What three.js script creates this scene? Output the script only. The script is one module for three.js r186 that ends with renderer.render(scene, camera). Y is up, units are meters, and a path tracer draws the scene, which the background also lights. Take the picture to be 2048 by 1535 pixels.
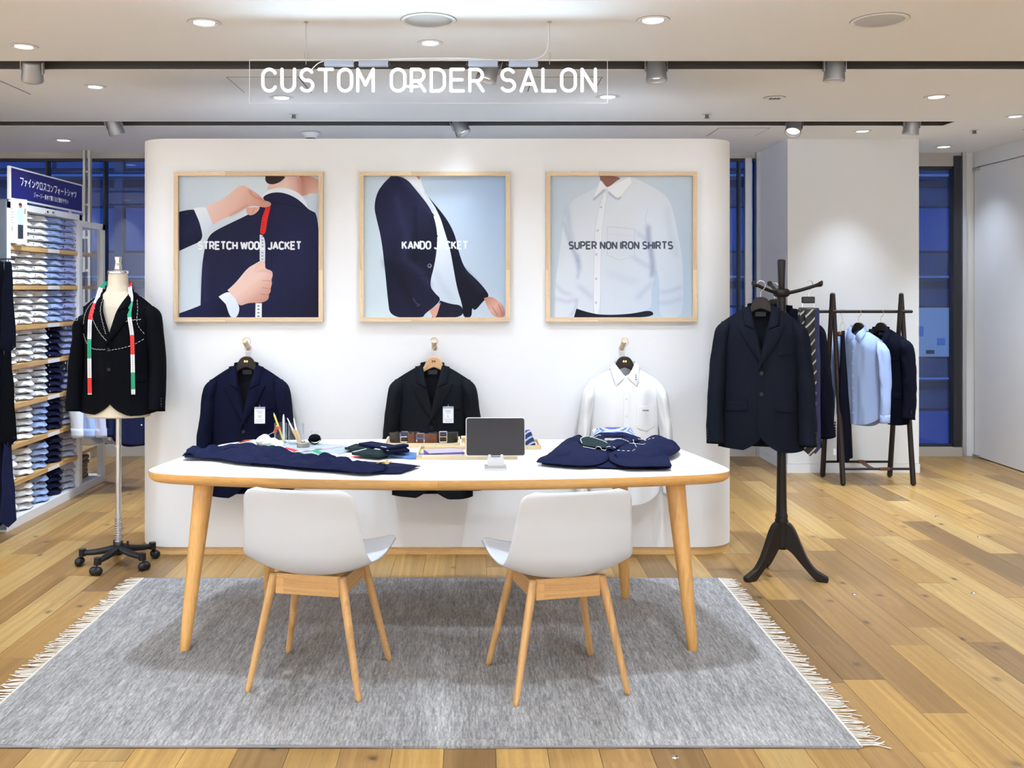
import * as THREE from 'three';
import { RoundedBoxGeometry } from 'three/addons/geometries/RoundedBoxGeometry.js';
import { mergeGeometries, mergeVertices } from 'three/addons/utils/BufferGeometryUtils.js';
import { RectAreaLightUniformsLib } from 'three/addons/lights/RectAreaLightUniformsLib.js';

// ---------------------------------------------------------------- camera, sky, exposure
const scene = new THREE.Scene();
const F = 1950, EYE = 1.5;
const camera = new THREE.PerspectiveCamera(2 * Math.atan(767.5 / F) * 180 / Math.PI, 2048 / 1535, 0.1, 200);
camera.position.set(0, EYE, 0);
camera.lookAt(0, EYE, -1);
camera.setViewOffset(2048, 1535, 79, 190.5, 2048, 1535);      // a shifted lens: verticals stay vertical
scene.background = new THREE.Color().setRGB(0.02, 0.105, 0.46);   // blue hour outside
const renderer = new THREE.WebGLRenderer({ antialias: true });
renderer.toneMapping = THREE.LinearToneMapping;
renderer.toneMappingExposure = 0.97;
renderer.shadowMap.enabled = true;
RectAreaLightUniformsLib.init();
const CEIL = 2.72, DOWN = 15, TRACK = 5;      // ceiling height, candela of the downlights and the track heads
const WARM = new THREE.Color().setRGB(0.825, 0.965, 1.155), COOL = new THREE.Color().setRGB(0.5, 0.77, 1);

// ---------------------------------------------------------------- helpers
let seed = 7;
const rnd = () => { seed = (seed + 0x6d2b79f5) | 0; let t = Math.imul(seed ^ (seed >>> 15), 1 | seed); t = (t + Math.imul(t ^ (t >>> 7), 61 | t)) ^ t; return ((t ^ (t >>> 14)) >>> 0) / 4294967296; };
const rr = (a, b) => a + (b - a) * rnd();
const V = (x, y, z) => new THREE.Vector3(x, y, z);
const lerp = (a, b, t) => a + (b - a) * t, clamp = (x, a = 0, b = 1) => Math.min(b, Math.max(a, x));
const sstep = (a, b, x) => { const t = clamp((x - a) / (b - a)); return t * t * (3 - 2 * t); };
const hash = (x, y, z) => { let h = Math.imul(x, 374761393) ^ Math.imul(y, 668265263) ^ Math.imul(z, 2147483647 - 1013); h = Math.imul(h ^ (h >>> 13), 1274126177); return ((h ^ (h >>> 16)) >>> 0) / 4294967296; };
function noise(x, y = 0, z = 0) {
  const X = Math.floor(x), Y = Math.floor(y), Z = Math.floor(z), f = (t) => t * t * (3 - 2 * t), a = f(x - X), b = f(y - Y), c = f(z - Z);
  const h = (i, j, k) => hash(X + i, Y + j, Z + k);
  return lerp(lerp(lerp(h(0, 0, 0), h(1, 0, 0), a), lerp(h(0, 1, 0), h(1, 1, 0), a), b), lerp(lerp(h(0, 0, 1), h(1, 0, 1), a), lerp(h(0, 1, 1), h(1, 1, 1), a), b), c) * 2 - 1;
}
const used = {};
const numbered = (n) => { const k = used[n] = (used[n] ?? -1) + 1; return k ? n + '_' + String(k).padStart(3, '0') : n; };
const shade = (m) => { m.castShadow = m.receiveShadow = true; return m; };
function tag(o, label, category, group) { o.userData.label = label; o.userData.category = category; if (group) o.userData.group = group; return o; }
function thing(name, label, category, [x, y, z] = [0, 0, 0], turn = 0, group) {
  const o = new THREE.Group(); o.name = numbered(name); o.position.set(x, y, z); o.rotation.y = turn; scene.add(o);
  return tag(o, label, category, group);
}
function part(parent, name, geo, mat, label) {
  const m = shade(new THREE.Mesh(Array.isArray(geo) ? merge(geo) : geo, mat)); m.name = name; parent.add(m);
  if (label) m.userData.label = label;
  return m;
}
function solo(name, geo, mat, label, category, group) { const m = part(scene, numbered(name), geo, mat); return tag(m, label, category, group); }
function struct(name, geo, mat, label) { const m = part(scene, name, geo, mat); m.userData.kind = 'structure'; if (label) m.userData.label = label; return m; }
const merge = (list) => list.length === 1 ? list[0] : mergeGeometries(list.map((g) => { const n = g.index ? g.toNonIndexed() : g; for (const k of Object.keys(n.attributes)) if (!['position', 'normal', 'uv'].includes(k)) n.deleteAttribute(k); return n; }));
// boxes carry uv in metres: u along the longest horizontal side
function box(x0, x1, y0, y1, z0, z1) {
  const g = new THREE.BoxGeometry(x1 - x0, y1 - y0, z1 - z0).translate((x0 + x1) / 2, (y0 + y1) / 2, (z0 + z1) / 2);
  return metric(g);
}
function metric(g, along) {
  const p = g.attributes.position, n = g.attributes.normal, uv = new Float32Array(p.count * 2);
  for (let i = 0; i < p.count; i++) {
    const ax = Math.abs(n.getX(i)), ay = Math.abs(n.getY(i)), az = Math.abs(n.getZ(i)), x = p.getX(i), y = p.getY(i), z = p.getZ(i);
    let a, b; if (ay >= ax && ay >= az) { a = x; b = z; } else if (ax >= az) { a = z; b = y; } else { a = x; b = y; }
    if (along === 'y' && !(ay >= ax && ay >= az)) [a, b] = [b, a];
    if (along === 'z' && ay >= ax && ay >= az) [a, b] = [b, a];
    uv[2 * i] = a; uv[2 * i + 1] = b;
  }
  g.setAttribute('uv', new THREE.BufferAttribute(uv, 2)); return g;
}
function rbox(w, h, d, r, x = 0, y = 0, z = 0, seg = 2) { return metric(new RoundedBoxGeometry(w, h, d, seg, r).translate(x, y, z)); }
const cyl = (r0, r1, h, seg = 20, x = 0, y = 0, z = 0) => new THREE.CylinderGeometry(r1, r0, h, seg).translate(x, y, z);    // r0 at the foot
const ball = (r, x = 0, y = 0, z = 0, sx = 1, sy = 1, sz = 1, n = 16) => new THREE.SphereGeometry(r, n, Math.max(8, n * 0.75 | 0)).scale(sx, sy, sz).translate(x, y, z);
const lathe = (pts, seg = 32) => new THREE.LatheGeometry(pts.map(([r, y]) => new THREE.Vector2(r, y)), seg);
function tube(pts, r, seg = 40, rs = 8, closed = false) {
  const c = new THREE.CatmullRomCurve3(pts.map((p) => V(...p)), closed, 'centripetal');
  const g = new THREE.TubeGeometry(c, seg, r, rs, closed);
  if (closed) return g;
  return merge([g, ...[[pts[0]], [pts[pts.length - 1]]].map(([p]) => new THREE.SphereGeometry(r, rs, 6).translate(...p))]);
}
function rod(a, b, r0, r1 = r0, seg = 16) {
  const A = V(...a), B = V(...b), d = B.clone().sub(A), g = new THREE.CylinderGeometry(r1, r0, d.length(), seg);
  g.applyQuaternion(new THREE.Quaternion().setFromUnitVectors(V(0, 1, 0), d.normalize()));
  return g.translate(...A.add(B).multiplyScalar(0.5).toArray());
}
// a sheet of cloth or shell with thickness: fn(u, v) gives a point
function sheet(fn, nu, nv, th = 0.003, flip = false) {
  const P = [], n = (nu + 1) * (nv + 1);
  for (let j = 0; j <= nv; j++) for (let i = 0; i <= nu; i++) P.push(fn(i / nu, j / nv));
  const at = (i, j) => P[clamp(j, 0, nv) * (nu + 1) + clamp(i, 0, nu)], sg = flip ? -1 : 1;
  const pos = [], uv = [], idx = [], N = [];
  for (let j = 0; j <= nv; j++) for (let i = 0; i <= nu; i++) {
    const a = V().subVectors(at(i + 1, j), at(i - 1, j)), b = V().subVectors(at(i, j + 1), at(i, j - 1));
    N.push(a.cross(b).normalize().multiplyScalar(-sg));
  }
  for (const s of [0, 1]) for (let k = 0; k < n; k++) { const p = P[k], q = N[k]; pos.push(p.x - q.x * th * s, p.y - q.y * th * s, p.z - q.z * th * s); uv.push(p.x + p.z * 0.7, p.y + p.z * 0.7); }
  const quad = (a, b, c, d, f) => f ? idx.push(a, c, b, b, c, d) : idx.push(a, b, c, b, d, c);
  for (let j = 0; j < nv; j++) for (let i = 0; i < nu; i++) { const a = j * (nu + 1) + i; quad(a, a + 1, a + nu + 1, a + nu + 2, !flip); quad(n + a, n + a + 1, n + a + nu + 1, n + a + nu + 2, flip); }
  const wall = (a, b, f) => quad(a, b, n + a, n + b, f);
  for (let i = 0; i < nu; i++) { wall(i, i + 1, flip); wall(nv * (nu + 1) + i, nv * (nu + 1) + i + 1, !flip); }
  for (let j = 0; j < nv; j++) { wall(j * (nu + 1), (j + 1) * (nu + 1), !flip); wall(j * (nu + 1) + nu, (j + 1) * (nu + 1) + nu, flip); }
  const g = new THREE.BufferGeometry(); g.setAttribute('position', new THREE.Float32BufferAttribute(pos, 3)); g.setAttribute('uv', new THREE.Float32BufferAttribute(uv, 2)); g.setIndex(idx); g.computeVertexNormals();
  return g;
}
// a closed tube through rings: ring(t) gives { c, x, y } : centre and two half axes (vectors)
function loft(ring, nt, na = 20, caps = true, wob) {
  const pos = [], uv = [], idx = [];
  for (let j = 0; j <= nt; j++) {
    const t = j / nt, { c, x, y } = ring(t);
    for (let i = 0; i <= na; i++) { const a = i / na * Math.PI * 2, k = wob ? 1 + wob(a, t) : 1; const p = c.clone().addScaledVector(x, Math.cos(a) * k).addScaledVector(y, Math.sin(a) * k); pos.push(p.x, p.y, p.z); uv.push(p.x + p.z * 0.7, p.y); }
  }
  for (let j = 0; j < nt; j++) for (let i = 0; i < na; i++) { const a = j * (na + 1) + i, b = a + na + 1; idx.push(a, b, a + 1, a + 1, b, b + 1); }
  if (caps) for (const j of [0, nt]) { const { c } = ring(j / nt), k = pos.length / 3; pos.push(c.x, c.y, c.z); uv.push(c.x, c.y); for (let i = 0; i < na; i++) { const a = j * (na + 1) + i; j ? idx.push(a, k, a + 1) : idx.push(a, a + 1, k); } }
  let g = new THREE.BufferGeometry(); g.setAttribute('position', new THREE.Float32BufferAttribute(pos, 3)); g.setAttribute('uv', new THREE.Float32BufferAttribute(uv, 2)); g.setIndex(idx); g.computeVertexNormals();
  return g;
}
function extrude(pts, depth, bevel = 0, holes = [], bseg = 2) {
  const s = Array.isArray(pts) === false ? pts : new THREE.Shape(pts.map(([x, y]) => new THREE.Vector2(x, y)));
  for (const h of holes) s.holes.push(new THREE.Path(h.map(([x, y]) => new THREE.Vector2(x, y))));
  return metric(new THREE.ExtrudeGeometry(s, { depth: depth - 2 * bevel, bevelEnabled: bevel > 0, bevelSize: bevel, bevelThickness: bevel, bevelOffset: -bevel, bevelSegments: bseg, curveSegments: 24 }).translate(0, 0, bevel));
}
function roundRect(x0, y0, x1, y1, r) {
  const s = new THREE.Shape(); s.moveTo(x0 + r, y0); s.lineTo(x1 - r, y0); s.absarc(x1 - r, y0 + r, r, -Math.PI / 2, 0); s.lineTo(x1, y1 - r); s.absarc(x1 - r, y1 - r, r, 0, Math.PI / 2);
  s.lineTo(x0 + r, y1); s.absarc(x0 + r, y1 - r, r, Math.PI / 2, Math.PI); s.lineTo(x0, y0 + r); s.absarc(x0 + r, y0 + r, r, Math.PI, Math.PI * 1.5); return s;
}
const poly = (pts) => { const c = new THREE.CatmullRomCurve3(pts.map(([x, y]) => V(x, y, 0)), false, 'centripetal'); return (t) => c.getPoint(clamp(t)); };

// ---------------------------------------------------------------- textures and materials
function dataTex(w, h, fn, srgb) {
  const d = new Uint8Array(w * h * 4);
  for (let y = 0; y < h; y++) for (let x = 0; x < w; x++) { const c = fn(x / w, y / h, x, y), i = (y * w + x) * 4; for (let k = 0; k < 3; k++) d[i + k] = clamp(Array.isArray(c) ? c[k] : c) * 255; d[i + 3] = 255; }
  const t = new THREE.DataTexture(d, w, h); t.magFilter = THREE.LinearFilter; t.minFilter = THREE.LinearMipmapLinearFilter; t.wrapS = t.wrapT = THREE.RepeatWrapping; if (srgb) t.colorSpace = THREE.SRGBColorSpace; t.needsUpdate = true; return t;
}
const rep = (t, x, y = x, ox = 0, oy = 0) => { const c = t.clone(); c.repeat.set(x, y); c.offset.set(ox, oy); c.needsUpdate = true; return c; };
function canvasTex(w, h, draw) { const c = document.createElement('canvas'); c.width = w; c.height = h; const g = c.getContext('2d'); draw(g, w, h); const t = new THREE.CanvasTexture(c); t.colorSpace = THREE.SRGBColorSpace; t.anisotropy = 8; return t; }
const lin = (r, g, b) => new THREE.Color().setRGB(r, g, b);
const std = (color, roughness = 0.6, metalness = 0, more = {}) => new THREE.MeshStandardMaterial({ color, roughness, metalness, ...more });
const phys = (color, roughness, more = {}) => new THREE.MeshPhysicalMaterial({ color, roughness, ...more });
const tileNoise = (u, v, f, z) => { const n = (a, b) => noise(a * f, b * f, z); const s = sstep(0.8, 1, u), t = sstep(0.8, 1, v); return lerp(lerp(n(u, v), n(u - 1, v), s), lerp(n(u, v - 1), n(u - 1, v - 1), s), t); };
// oak grain: u runs along the board
const oakGrain = (k, knots = 3) => dataTex(1024, 256, (u, v) => {
  const bend = 0.055 * noise(u * 3.2, v * 2, k) + 0.02 * noise(u * 9, v * 5, k + 4), w = v + bend;
  const rings = clamp(0.5 + 0.8 * noise(u * 1.1 + 3 * bend, w * 17, k + 9) + 0.35 * noise(u * 2.4, w * 44, k + 12)), fine = noise(u * 60, v * 230, k + 2), pore = Math.max(0, noise(u * 34, v * 190, k + 5) - 0.35);
  const broad = noise(u * 2, v * 3.2, k + 7);
  let l = 0.88 + 0.05 * broad - 0.085 * rings + 0.03 * fine - 0.12 * pore;
  for (let i = 0; i < knots; i++) { const ku = hash(k, i, 3), kv = 0.2 + 0.6 * hash(k, i, 5), d = Math.hypot((u - ku) * 4.2, v - kv) * 13; if (hash(k, i, 8) > 0.35) l -= 0.5 * Math.exp(-d * d * 2.2) * (0.7 + 0.3 * noise(u * 120, v * 40, i)); }
  return [l, l * (0.985 - 0.02 * rings), l * (0.955 - 0.05 * rings)];
}, true);
const OAK = [11, 23, 37].map((k) => oakGrain(k)), CLEAR = [51, 67, 83].map((k) => oakGrain(k, 0));      // with knots for the floor, clear for the furniture
const weave = dataTex(128, 128, (u, v, x, y) => 0.5 + 0.3 * (((x + y) % 4 < 2) ? 1 : -1) * 0.6 + 0.3 * (hash(x, y, 1) - 0.5));
const grainBump = dataTex(256, 256, (u, v, x, y) => 0.5 + 0.5 * (hash(x, y, 9) - 0.5) + 0.25 * tileNoise(u, v, 24, 3));
const plaster = dataTex(256, 256, (u, v, x, y) => 0.5 + 0.22 * tileNoise(u, v, 16, 1) + 0.14 * tileNoise(u, v, 50, 2) + 0.12 * (hash(x, y, 2) - 0.5));
const oakMat = (c, k, rough, sx = 1.1, sy = 5) => std(c, rough, 0, { map: rep(CLEAR[k], sx, sy, 0.13 * k, 0.07), bumpMap: rep(CLEAR[k], sx, sy, 0.13 * k, 0.07), bumpScale: 0.0004 });
const cloth = (c, o = {}) => phys(c, 0.92, { bumpMap: rep(weave, 70), bumpScale: 0.0005, specularIntensity: 0.12, sheen: 0.16, sheenRoughness: 0.5, sheenColor: c.clone().multiplyScalar(2).lerp(lin(0.2, 0.2, 0.22), 0.1), ...o });
const M = {
  paint: std(lin(0.8, 0.8, 0.79), 0.75, 0, { bumpMap: rep(plaster, 2), bumpScale: 0.0003 }),
  ceiling: std(lin(0.87, 0.855, 0.83), 0.85, 0, { bumpMap: rep(plaster, 2), bumpScale: 0.0003 }),
  panelWhite: std(lin(0.82, 0.82, 0.82), 0.42),
  partition: std(lin(0.83, 0.83, 0.83), 0.5, 0, { bumpMap: rep(plaster, 1.5), bumpScale: 0.0002 }),
  slot: std(lin(0.05, 0.042, 0.035), 0.6),
  line: std(lin(0.12, 0.11, 0.1), 0.7),
  steel: std(lin(0.55, 0.55, 0.54), 0.28, 1),
  chrome: std(lin(0.85, 0.85, 0.85), 0.08, 1),
  alu: std(lin(0.62, 0.62, 0.63), 0.35, 0.9),
  greyMetal: std(lin(0.42, 0.41, 0.41), 0.45, 0.6),
  frameDark: std(lin(0.035, 0.035, 0.04), 0.4, 0.5),
  black: phys(lin(0.009, 0.009, 0.01), 0.5, { specularIntensity: 0.5 }),
  blackPlastic: phys(lin(0.008, 0.008, 0.009), 0.3, { specularIntensity: 0.6 }),
  gold: std(lin(0.8, 0.55, 0.2), 0.22, 1),
  glass: phys(lin(1, 1, 1), 0, { transmission: 1, thickness: 0, ior: 1.5 }),
  acrylic: phys(lin(1, 1, 1), 0.0, { transmission: 1, thickness: 0, ior: 1.3, specularIntensity: 0.05 }),
  edgeWhite: std(lin(0.9, 0.93, 0.96), 0.3),
  white: std(lin(0.82, 0.82, 0.82), 0.45),
  chairShell: std(lin(0.62, 0.645, 0.68), 0.4),
  tableTop: std(lin(0.85, 0.85, 0.86), 0.35),
  tableOak: oakMat(lin(1, 0.56, 0.19), 0, 0.38, 0.7, 2.2),
  chairOak: oakMat(lin(0.85, 0.5, 0.21), 1, 0.42, 1.4, 6),
  shelfOak: oakMat(lin(0.95, 0.6, 0.25), 2, 0.45, 1, 5),
  frameOak: oakMat(lin(0.98, 0.76, 0.52), 1, 0.5, 1, 6),
  trayOak: oakMat(lin(1, 0.82, 0.55), 2, 0.5, 1.3, 6),
  pegOak: oakMat(lin(1, 0.78, 0.55), 0, 0.5, 2, 6),
  toeOak: oakMat(lin(0.95, 0.6, 0.26), 1, 0.45, 1, 4),
  darkWood: phys(lin(0.011, 0.0075, 0.006), 0.42, { specularIntensity: 0.55, bumpMap: rep(OAK[0], 2, 4), bumpScale: 0.0004 }),
  rackWood: phys(lin(0.018, 0.011, 0.008), 0.45, { specularIntensity: 0.55, bumpMap: rep(OAK[1], 2, 4), bumpScale: 0.0004 }),
  walnut: phys(lin(0.014, 0.008, 0.006), 0.42, { specularIntensity: 0.5 }),
  lightHanger: std(lin(0.55, 0.33, 0.16), 0.45),
  navy: cloth(lin(0.0055, 0.0065, 0.02)), navyDark: cloth(lin(0.004, 0.0048, 0.011)), blackCloth: cloth(lin(0.0036, 0.0038, 0.0056)), charcoal: cloth(lin(0.0085, 0.010, 0.0125)),
  slate: cloth(lin(0.0075, 0.009, 0.0145)), inkBlue: cloth(lin(0.011, 0.0135, 0.042)), lining: phys(lin(0.006, 0.0065, 0.011), 0.6, { specularIntensity: 0.25 }), canvasLining: cloth(lin(0.018, 0.03, 0.032)),
  shirtWhite: cloth(lin(0.84, 0.84, 0.84), { sheen: 0 }), shirtGrey: cloth(lin(0.72, 0.74, 0.78), { sheen: 0 }), shirtBlue: cloth(lin(0.36, 0.47, 0.74), { sheen: 0 }), shirtPeri: cloth(lin(0.34, 0.38, 0.66), { sheen: 0 }),
  shirtLav: cloth(lin(0.52, 0.54, 0.70), { sheen: 0 }), shirtNavy: cloth(lin(0.012, 0.015, 0.045)), midBlue: cloth(lin(0.12, 0.22, 0.47)), tieBlue: cloth(lin(0.025, 0.04, 0.17)),
  linen: cloth(lin(0.72, 0.64, 0.5), { sheen: 0 }), cotton: cloth(lin(0.84, 0.82, 0.76), { sheen: 0 }),
  thread: std(lin(0.82, 0.82, 0.8), 0.9), button: phys(lin(0.006, 0.006, 0.008), 0.35, { specularIntensity: 0.5 }), pearl: std(lin(0.8, 0.78, 0.72), 0.25),
  tan: std(lin(0.13, 0.04, 0.014), 0.42), brownDark: std(lin(0.022, 0.012, 0.008), 0.38), blackLeather: std(lin(0.008, 0.008, 0.008), 0.36),
  fringe: std(lin(0.66, 0.60, 0.52), 0.95), card: std(lin(0.78, 0.78, 0.8), 0.6), red: std(lin(0.72, 0.02, 0.015), 0.55), green: std(lin(0.0, 0.3, 0.14), 0.55), yellow: std(lin(0.8, 0.58, 0.02), 0.55), ink: std(lin(0.02, 0.02, 0.025), 0.7),
  mat: std(lin(0.34, 0.38, 0.42), 0.7), lamp: std(lin(1, 1, 1), 0.4, 0, { emissive: lin(1, 0.97, 0.92), emissiveIntensity: 3 }), neon: std(lin(1, 1, 1), 0.3, 0, { emissive: lin(0.84, 0.93, 1), emissiveIntensity: 2.6 }),
};

// ================================================================ the room (D = distance from the camera, z = -D)
const RX = 4.52, LX = -5.3, BACK = 8.75, FRONT = -2.6;
// ---- floor: a slab with oak boards on it
const floor = struct('floor', box(LX - 0.15, RX + 0.15, -0.16, -0.014, -BACK - 0.3, -FRONT + 0.15), std(lin(0.1, 0.06, 0.03), 0.9), 'wide oak plank floor with knots and mixed honey tones');
{
  const tints = [[0.54, 0.325, 0.108], [0.63, 0.42, 0.165], [0.45, 0.265, 0.095], [0.61, 0.375, 0.12], [0.32, 0.19, 0.074], [0.56, 0.36, 0.14]];
  const mats = []; for (const t of tints) for (let k = 0; k < 3; k++) mats.push(std(lin(...t), 0.36, 0, { map: OAK[k], bumpMap: OAK[k], bumpScale: 0.0005, roughnessMap: null }));
  const W = 0.168, rest = [];
  for (let x = LX; x < RX; x += W) {
    let D = FRONT - rr(0, 1.4);
    while (D < BACK + 0.2) {
      const len = rr(0.75, 1.75), D0 = Math.max(D, FRONT), D1 = Math.min(D + len, BACK + 0.2); D += len;
      if (D1 - D0 < 0.02) continue;
      const x1 = Math.min(x + W - 0.0016, RX), g = box(x, x1, -0.016, rr(-0.0004, 0.0003), -D1 + 0.0012, -D0);
      const p = g.attributes.position, uv = g.attributes.uv, ou = rnd(), ov = rr(0, 0.35);
      for (let i = 0; i < p.count; i++) uv.setXY(i, p.getZ(i) / 1.7 + ou, (p.getX(i) - x) / W * 0.62 + ov);
      const m = mats[Math.min(17, (rnd() < 0.12 ? 12 : Math.floor(rnd() * 4) * 3 + (rnd() < 0.2 ? 6 : 0)) + Math.floor(rnd() * 3))];
      const dm = Math.max(D1, 3.05), xl = -0.4846 * dm - 0.25, xr = 0.5656 * dm + 0.25;
      const hidden = (x > -1.65 && x1 < 1.2 && D0 > 3.25 && D1 < 4.95) || (x > -1.4 && x1 < 1.1 && D0 > 6) || (x1 < -2.95 && D1 < 7.4);
      if (D1 > 3.0 && x1 > xl && x < xr && !hidden) part(floor, 'plank', g, m);
      else rest.push(g);
    }
  }
  const o = part(floor, 'plank_field', rest, mats[0]); o.userData.kind = 'stuff';
}
// ---- ceiling with its recessed track slots
const SLOTS = [[3.34, 3.55, RX], [5.23, 5.44, RX], [7.12, 7.32, 3.53]];
{
  const c = [box(LX - 0.15, RX + 0.15, CEIL, CEIL + 0.16, -3.34, -FRONT + 0.15), box(LX - 0.15, RX + 0.15, CEIL, CEIL + 0.16, -5.23, -3.55), box(LX - 0.15, RX + 0.15, CEIL, CEIL + 0.16, -7.12, -5.44), box(LX - 0.15, RX + 0.15, CEIL, CEIL + 0.16, -BACK - 0.3, -7.32), box(3.53, RX + 0.15, CEIL, CEIL + 0.16, -7.32, -7.12)];
  const ceiling = struct('ceiling', c, M.ceiling, 'plain pale ceiling with dark recessed track slots');
  SLOTS.forEach(([a, b, xr], i) => {
    struct('trim_' + (i + 1), [box(LX - 0.15, xr, CEIL + 0.12, CEIL + 0.16, -b, -a), box(LX - 0.15, xr, CEIL + 0.004, CEIL + 0.12, -a - 0.004, -a), box(LX - 0.15, xr, CEIL + 0.004, CEIL + 0.12, -b, -b + 0.004), box(xr - 0.004, xr, CEIL + 0.004, CEIL + 0.12, -b, -a),
      box(LX, xr - 0.05, CEIL + 0.085, CEIL + 0.12, -(a + b) / 2 - 0.018, -(a + b) / 2 + 0.018)], M.slot, 'dark brown recessed lighting track slot');
  });
}
// ---- walls
struct('wall_right', [box(RX, RX + 0.15, 0, CEIL, -BACK - 0.2, -FRONT), box(RX - 0.03, RX, 2.585, CEIL, -BACK + 0.02, -FRONT), box(RX - 0.004, RX, 0.012, 2.575, -BACK + 0.05, -FRONT)], M.panelWhite, 'white panelled sliding wall at the right');
{
  const w = scene.getObjectByName('wall_right');
  for (let D = 8.72, i = 0; D > 2; D -= 0.93, i++) part(w, 'panel', box(RX - 0.03, RX - 0.004, 0.012, 2.575, -D + 0.003, -D + 0.93), M.panelWhite);
  part(w, 'pivot', box(RX - 0.055, RX - 0.005, 2.545, 2.575, -8.71, -8.62), M.steel); part(w, 'pivot', box(RX - 0.055, RX - 0.005, 0.0, 0.028, -8.71, -8.62), M.steel);
  part(w, 'floor_bolt', cyl(0.014, 0.014, 0.012, 16).rotateZ(Math.PI / 2).translate(RX - 0.036, 0.075, -7.745), M.chrome);
}
struct('wall_left', box(LX - 0.15, LX, 0, CEIL, -BACK - 0.2, -FRONT), M.paint);
struct('wall_front', box(LX - 0.15, RX + 0.15, 0, CEIL, -FRONT, -FRONT + 0.15), M.paint);
struct('wall_back', [box(2.57, 3.64, 0.075, CEIL, -BACK - 0.2, -7.95), box(RX - 0.1, RX, 0, CEIL, -BACK - 0.15, -BACK)], M.paint, 'white wall pier between the two tall windows');
struct('baseboard_back', box(2.564, 3.646, 0, 0.072, -BACK, -7.944), M.paint);
// ---- windows
function windowWall(name, label, x0, x1, stops, headY, sillY, frameMat) {
  const f = [box(x0, x1, headY, CEIL, -BACK - 0.1, -BACK), box(x0, x1, 0, sillY, -BACK - 0.1, -BACK + 0.02)];
  const w = struct(name, f, M.sillBeige, label);
  part(w, 'frame', [box(x0, x1, headY - 0.025, headY, -BACK - 0.08, -BACK - 0.02), box(x0, x1, sillY, sillY + 0.02, -BACK - 0.08, -BACK - 0.02), box(x0, x0 + 0.03, sillY, headY, -BACK - 0.08, -BACK - 0.02), box(x1 - 0.03, x1, sillY, headY, -BACK - 0.08, -BACK - 0.02)], frameMat);
  for (let i = 0; i + 1 < stops.length; i++) {
    part(w, 'pane', box(stops[i] + 0.01, stops[i + 1] - 0.01, sillY + 0.015, headY - 0.02, -BACK - 0.053, -BACK - 0.047), M.glass);
    if (i) part(w, 'mullion', box(stops[i] - 0.009, stops[i] + 0.009, sillY + 0.02, headY - 0.025, -BACK - 0.09, -BACK - 0.01), frameMat);
  }
  return w;
}
M.sillBeige = std(lin(0.45, 0.41, 0.36), 0.5);
const w1 = windowWall('window_1', 'wide dark-framed window wall behind the shirts and white partition', LX, 2.57, [LX, -3.83, -3.31, -1.5, 0.5, 2.4, 2.54], 2.67, 0.1, M.frameDark);
part(w1, 'jamb', [box(2.44, 2.5, 0.1, 2.67, -BACK - 0.02, -BACK + 0.03), box(2.535, 2.57, 0, CEIL, -BACK - 0.02, -BACK + 0.05)], M.alu);
const w2 = windowWall('window_2', 'tall narrow window between white pier and panelled wall', 3.64, RX - 0.1, [3.64, 4.33], 2.6, 0.08, M.frameDark);
part(w2, 'jamb', [box(4.315, 4.385, 0.02, 2.69, -BACK - 0.08, -BACK + 0.01)], M.frameDark);
part(w2, 'jamb_trim', [box(4.385, 4.42, 0, CEIL, -BACK - 0.02, -BACK + 0.03)], M.alu);
solo('slotted_post', [box(-3.43, -3.41, 0, CEIL - 0.001, -8.62, -8.58), box(-3.385, -3.365, 0, CEIL - 0.001, -8.62, -8.58), ...Array.from({ length: 9 }, (_, i) => box(-3.41, -3.385, 0.2 + i * 0.29, 0.22 + i * 0.29, -8.61, -8.59))], std(lin(0.6, 0.57, 0.5), 0.4, 0.4), 'beige slotted metal post standing before the window behind the shirt shelves', 'post');
// ---- the white partition with rounded corners
{
  const plan = (x0, x1, d0, d1, r, y0, y1) => { const g = new THREE.ExtrudeGeometry(roundRect(x0, d0, x1, d1, r), { depth: y1 - y0, bevelEnabled: false, curveSegments: 24 }); g.rotateX(-Math.PI / 2).translate(0, y0, 0); return metric(g); };
  const p = struct('wall_partition', plan(-1.905, 1.497, 5.5, 6.1, 0.2, 0.043, 2.346), M.partition, 'freestanding white partition wall with rounded ends and oak plinth');
  part(p, 'plinth', plan(-1.9, 1.492, 5.505, 6.095, 0.196, 0, 0.044), M.toeOak);
}
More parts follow.
